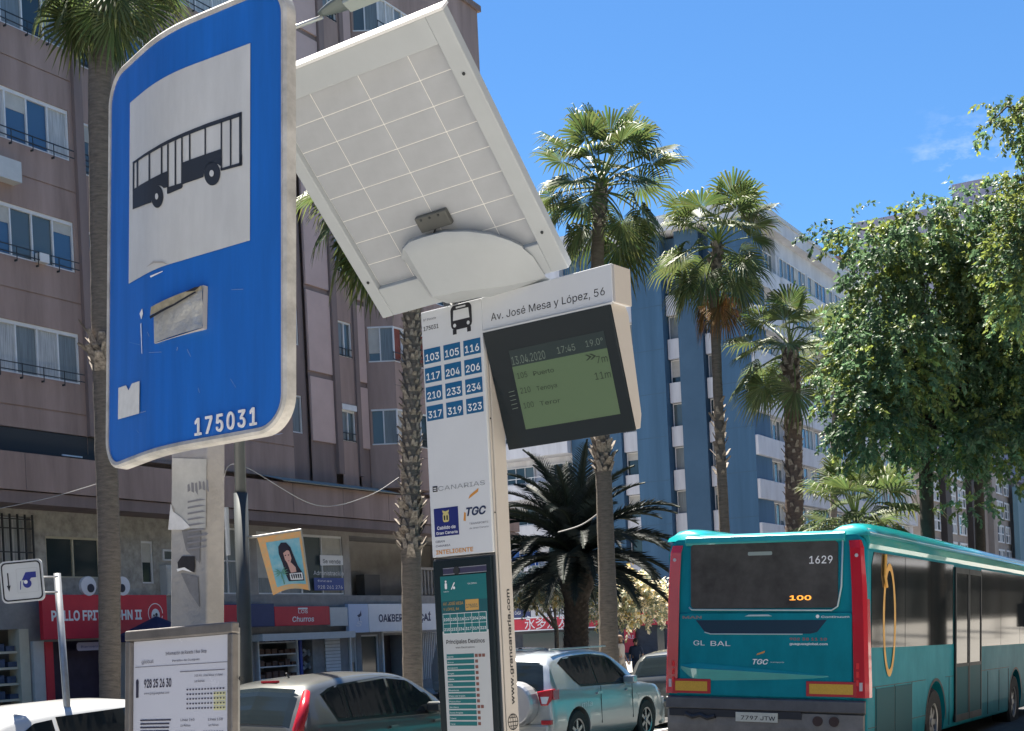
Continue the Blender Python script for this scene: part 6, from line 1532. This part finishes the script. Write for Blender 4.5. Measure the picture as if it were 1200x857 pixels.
r_, sc_ = car('grey hatchback ahead of the estate car, partly behind the bus', sAt(782, 840, 10.0) + 1.9, 10.0, sS, grey_car, side=[[(.6, 1.3), (.85, 1.04), (1.9, 1.02), (1.9, 1.42), (.9, 1.4)], [(1.95, 1.02), (2.9, 1.0), (2.4, 1.38), (1.95, 1.42)]], rear=(1.2, 2.9, .93), front=(5.9, 7.9, .9), tail=[(.8, .0, .8, .04), (.83, .03, .98, .07)])
car('small dark hatchback far down the side road behind the silver estate', sAt(612, 765, 22.2), 22.2, sS, mat('car_black', (.03, .03, .035), .25, .4, coat=.6), side=[[(.6, 1.3), (.85, 1.04), (2.9, 1.0), (2.4, 1.38), (.9, 1.4)]], rear=(1.2, 2.9, .93), front=(5.9, 7.9, .9), detail=False)
car('small pale saloon far down the side road left of the date palm trunk', sAt(634, 765, 22.4) , 24.2, sS, silver, side=[[(.6, 1.3), (.85, 1.04), (2.9, 1.0), (2.4, 1.38), (.9, 1.4)]], rear=(1.2, 2.9, .93), front=(5.9, 7.9, .9), detail=False)
vanS = [(0, 1.2, 2.35, .95), (.05, 1.2, 2.45, .98), (1.0, 1.2, 2.48, .98), (3.0, 1.2, 2.48, .98), (3.4, 1.15, 2.42, .98), (4.1, 1.12, 1.6, .95), (4.7, .95, 1.05, .9), (4.9, .8, .85, .85)]
car('grey box van with plain sides seen just right of the totem edge', sAt(617, 760, 23.9) - 3.6, 23.9, [(y * .735, a, b_, w * .88) for y, a, b_, w in vanS], mat('van_grey', (.3, .29, .27), .5, var=.1), cat='van', side=[[(2.28, 1.3), (2.28, 1.95), (2.7, 1.9), (2.94, 1.3)]], front=(4.2, 5.0, .9), wheels=(.6, 2.8), detail=False, name='van')

# ================================================================ people
def person(pos, yaw, label, h=1.7, shirt=None, trousers=None, hairm=None, stride=.12, skinm=None):
    k = h / 1.72; r_ = root('person', Matrix.Translation(pos) @ Matrix.Rotation(yaw, 4, 'Z') @ Matrix.Scale(k, 4), label, 'person')
    s_ = stride
    J = {'pel': ((0, 0, .95), .12), 'waist': ((0, 0, 1.08), .115), 'chest': ((0, -.01, 1.3), .14), 'neck0': ((0, .0, 1.44), .065), 'neck': ((0, -.01, 1.5), .05), 'head': ((0, -.02, 1.6), .085), 'top': ((0, -.01, 1.68), .07),
         'hl': ((.09, 0, .9), .09), 'kl': ((.1, -s_ , .5), .06), 'al': ((.1, -s_ * .6, .09), .04), 'tl': ((.11, -s_ * .6 - .17, .04), .035), 'hr': ((-.09, 0, .9), .09), 'kr': ((-.1, s_ * .3, .5), .06), 'ar': ((-.1, s_ * 1.6, .11), .04), 'tr': ((-.11, s_ * 1.6 - .15, .04), .035),
         'sl': ((.18, 0, 1.39), .055), 'el': ((.25, .02, 1.13), .04), 'wl': ((.24, -.1, .9), .028), 'hdl': ((.24, -.14, .82), .03), 'sr': ((-.18, 0, 1.39), .055), 'er': ((-.25, .05, 1.13), .04), 'wr': ((-.24, 0, .89), .028), 'hdr': ((-.24, -.02, .81), .03)}
    E_ = [('pel', 'waist'), ('waist', 'chest'), ('chest', 'neck0'), ('neck0', 'neck'), ('neck', 'head'), ('head', 'top'), ('pel', 'hl'), ('hl', 'kl'), ('kl', 'al'), ('al', 'tl'), ('pel', 'hr'), ('hr', 'kr'), ('kr', 'ar'), ('ar', 'tr'), ('chest', 'sl'), ('sl', 'el'), ('el', 'wl'), ('wl', 'hdl'), ('chest', 'sr'), ('sr', 'er'), ('er', 'wr'), ('wr', 'hdr')]
    for sd, hd in ((1, 'hdl'), (-1, 'hdr')):          # five fingers
        p = Vector(J[hd][0])
        for f, (dx, ln) in enumerate(((-.024, .06), (-.008, .07), (.008, .066), (.022, .055))):
            J[hd + str(f)] = ((p.x + .0, p.y + dx, p.z - ln), .009); E_.append((hd, hd + str(f)))
        J[hd + 't'] = ((p.x - sd * .02, p.y - .04, p.z - .01), .01); E_.append((hd, hd + 't'))
    def skin(nm, names, grow, m):
        idx = {n_: i for i, n_ in enumerate(names)}; me = bpy.data.meshes.new(nm); me.from_pydata([J[n_][0] for n_ in names], [(idx[a], idx[b_]) for a, b_ in E_ if a in idx and b_ in idx], [])
        o = link(nm, me, m, r_); md = o.modifiers.new('skin', 'SKIN'); md.use_smooth_shade = True
        for i, n_ in enumerate(names): rr = J[n_][1] + grow; me.skin_vertices[0].data[i].radius = (rr * (1.25 if n_ in ('chest', 'pel', 'waist') else 1), rr * (.85 if n_ in ('chest', 'pel', 'waist') else 1))
        me.skin_vertices[0].data[0].use_root = True; sb = o.modifiers.new('sub', 'SUBSURF'); sb.levels = 1; sb.render_levels = 1; return o
    sk_ = skinm or mat('skin', (.38, .22, .16), .6)
    bd = skin('body', list(J), 0, sk_)
    skin('shirt', ['waist', 'pel', 'chest', 'neck0', 'sl', 'el', 'sr', 'er'], .014, shirt); skin('trousers', ['pel', 'waist', 'hl', 'kl', 'al', 'hr', 'kr', 'ar'], .014, trousers)
    b = B()
    for i in range(7):
        for j in range(12):
            q = []
            for ii, jj in ((i, j), (i+1, j), (i+1, j+1), (i, j+1)):
                a = math.pi * .62 * ii / 7; c = 2 * math.pi * jj / 12; ext = 1 + .22 * max(0, math.sin(c)) * math.sin(a); q.append((.098 * math.sin(a) * math.cos(c), .005 + .112 * math.sin(a) * math.sin(c) * ext, 1.615 + .112 * math.cos(a) * ext))
            b.q(*q)
    b.make('hair', hairm or mat('hair_dark', (.03, .022, .018), .7), r_, fix=True, smooth=True)
    b = B(); b.tube([(0, -.1, 1.6), (0, -.125, 1.575)], [.01, .016], 6); b.make('nose', sk_, r_)
    for x in (-.033, .033): b = B(); b.box(x - .01, x + .01, -.108, -.098, 1.612, 1.622); b.make('eye', print_black, r_)
    b = B(); b.box(-.022, .022, -.103, -.095, 1.545, 1.551); b.make('mouth', mat('lips', (.3, .1, .09), .6), r_)
    for sd in (1, -1):
        n0, n1 = ('al', 'tl') if sd > 0 else ('ar', 'tr'); p, q = Vector(J[n0][0]), Vector(J[n1][0])
        b = B(); b.tube([p + Vector((0, .05, -.045)), p + Vector((0, -.03, -.04)), q + Vector((0, -.03, 0))], [.045, .05, .035], 8); b.make('shoe', mat('shoe_dark', (.05, .045, .045), .6), r_)
    return r_
def onground(u, Y, z=.13): p = at(u, 760, Y); return Vector((p.x, p.y, z))
person(onground(727, 44), R(60), 'pedestrian in a pale top and light trousers walking on the far pavement', 1.74, mat('cloth_cream', (.5, .46, .42), .8), mat('cloth_sand', (.42, .38, .34), .8), mat('hair_light', (.3, .2, .14), .7))
pp = person(onground(745, 46), R(-20), 'pedestrian in dark blue clothes carrying a pale bag on the far pavement', 1.6, mat('cloth_navy', (.03, .05, .1), .8), mat('cloth_dark', (.03, .04, .08), .8))
b0 = onground(751, 45.8); bg_ = root('shoulder_bag', b0 + Vector((-.0, 0, .55)), 'pale bag held by the pedestrian in dark blue', 'bag')
B().box(-.09, .09, -.06, .06, 0, .34).make('bag_body', mat('bag_pale', (.5, .45, .38), .8), bg_, bev=.03); b = B(); b.tube([(-.07, 0, .33), (-.04, 0, .5), (.04, 0, .5), (.07, 0, .33)], .01, 6); b.make('bag_strap', mat('bag_pale', (.5, .45, .38), .8), bg_)
person(onground(610, 40, .02), R(150), 'person in a green shirt standing by the grey box van', 1.62, mat('cloth_green', (.03, .12, .07), .8), mat('cloth_dark', (.03, .04, .08), .8))

# ================================================================ unseen blocks and trees added beyond the frame for reflections and bounced light
def outer_block(M_, L_, H_, m, label, rowz, ww=2.4, step=4):
    r_ = root('apartment_building', M_, label, 'building')
    holed(B(), 0, L_, .17, H_, [(x, x + ww, z, z + 1.5, .25) for x in range(2, L_ - 3, step) for z in rowz] + [(x, x + 4.2, .4, 3.2, .6) for x in range(1, L_ - 5, 6)], 0).make('wall', m, r_)
    B().box(0, L_, .7, 12, .17, H_).make('block', glass_dark, r_); B().box(0, L_, -.5, .0, 3.5, 3.9).make('canopy', whiter, r_); return r_
outer_block(frame(st(175, -12), -EV, -NV), 250, 21, mat('reflected_dark_wall', (.045, .045, .042), .8, var=.3), 'unseen near-black block added on the near side to darken reflections', (4.5, 7.6, 10.7, 13.8, 16.9))  # walls kept near black to darken what the bus glass mirrors
outer_block(frame(st(-90, 29), EV, NV), 96, 24, mat('umber_render2', (.17, .13, .12), .8, var=.15), 'unseen brown apartment block added behind the camera on the far side for reflections', (4.5, 7.6, 10.7, 13.8, 16.9, 20))
outer_block(frame(st(-95, 40), -NV, -EV), 50, 22, mat('ochre_render', (.26, .22, .18), .8, var=.15), 'unseen ochre block added far behind the camera for reflections', (4.5, 7.6, 10.7, 13.8, 16.9))
for k, (s_, n_, lab) in enumerate(((20, -3.5, 'nearest the totem, on the near pavement'), (32, -4, 'second along the near pavement'), (44, -3.5, 'third along the near pavement'), (54, -4, 'fourth along the near pavement'), (63, -3.5, 'fifth along the near pavement'), (72, -4, 'sixth along the near pavement'), (82, -3.6, 'seventh along the near pavement'), (94, -4, 'last along the near pavement'), (-12, 17, 'on the central pavement just behind the camera'), (-26, 16, 'on the central pavement further behind the camera'), (-18, -4, 'on the near pavement behind the camera'))):
    clone(f3, Matrix.Translation(st(s_, n_, .13)) @ Matrix.Rotation(k * 1.3, 4, 'Z') @ Matrix.Scale(.85, 4), 'unseen leafy tree added for reflections, ' + lab)['group'] = 'unseen trees added for reflections'
bpy.context.view_layer.update()
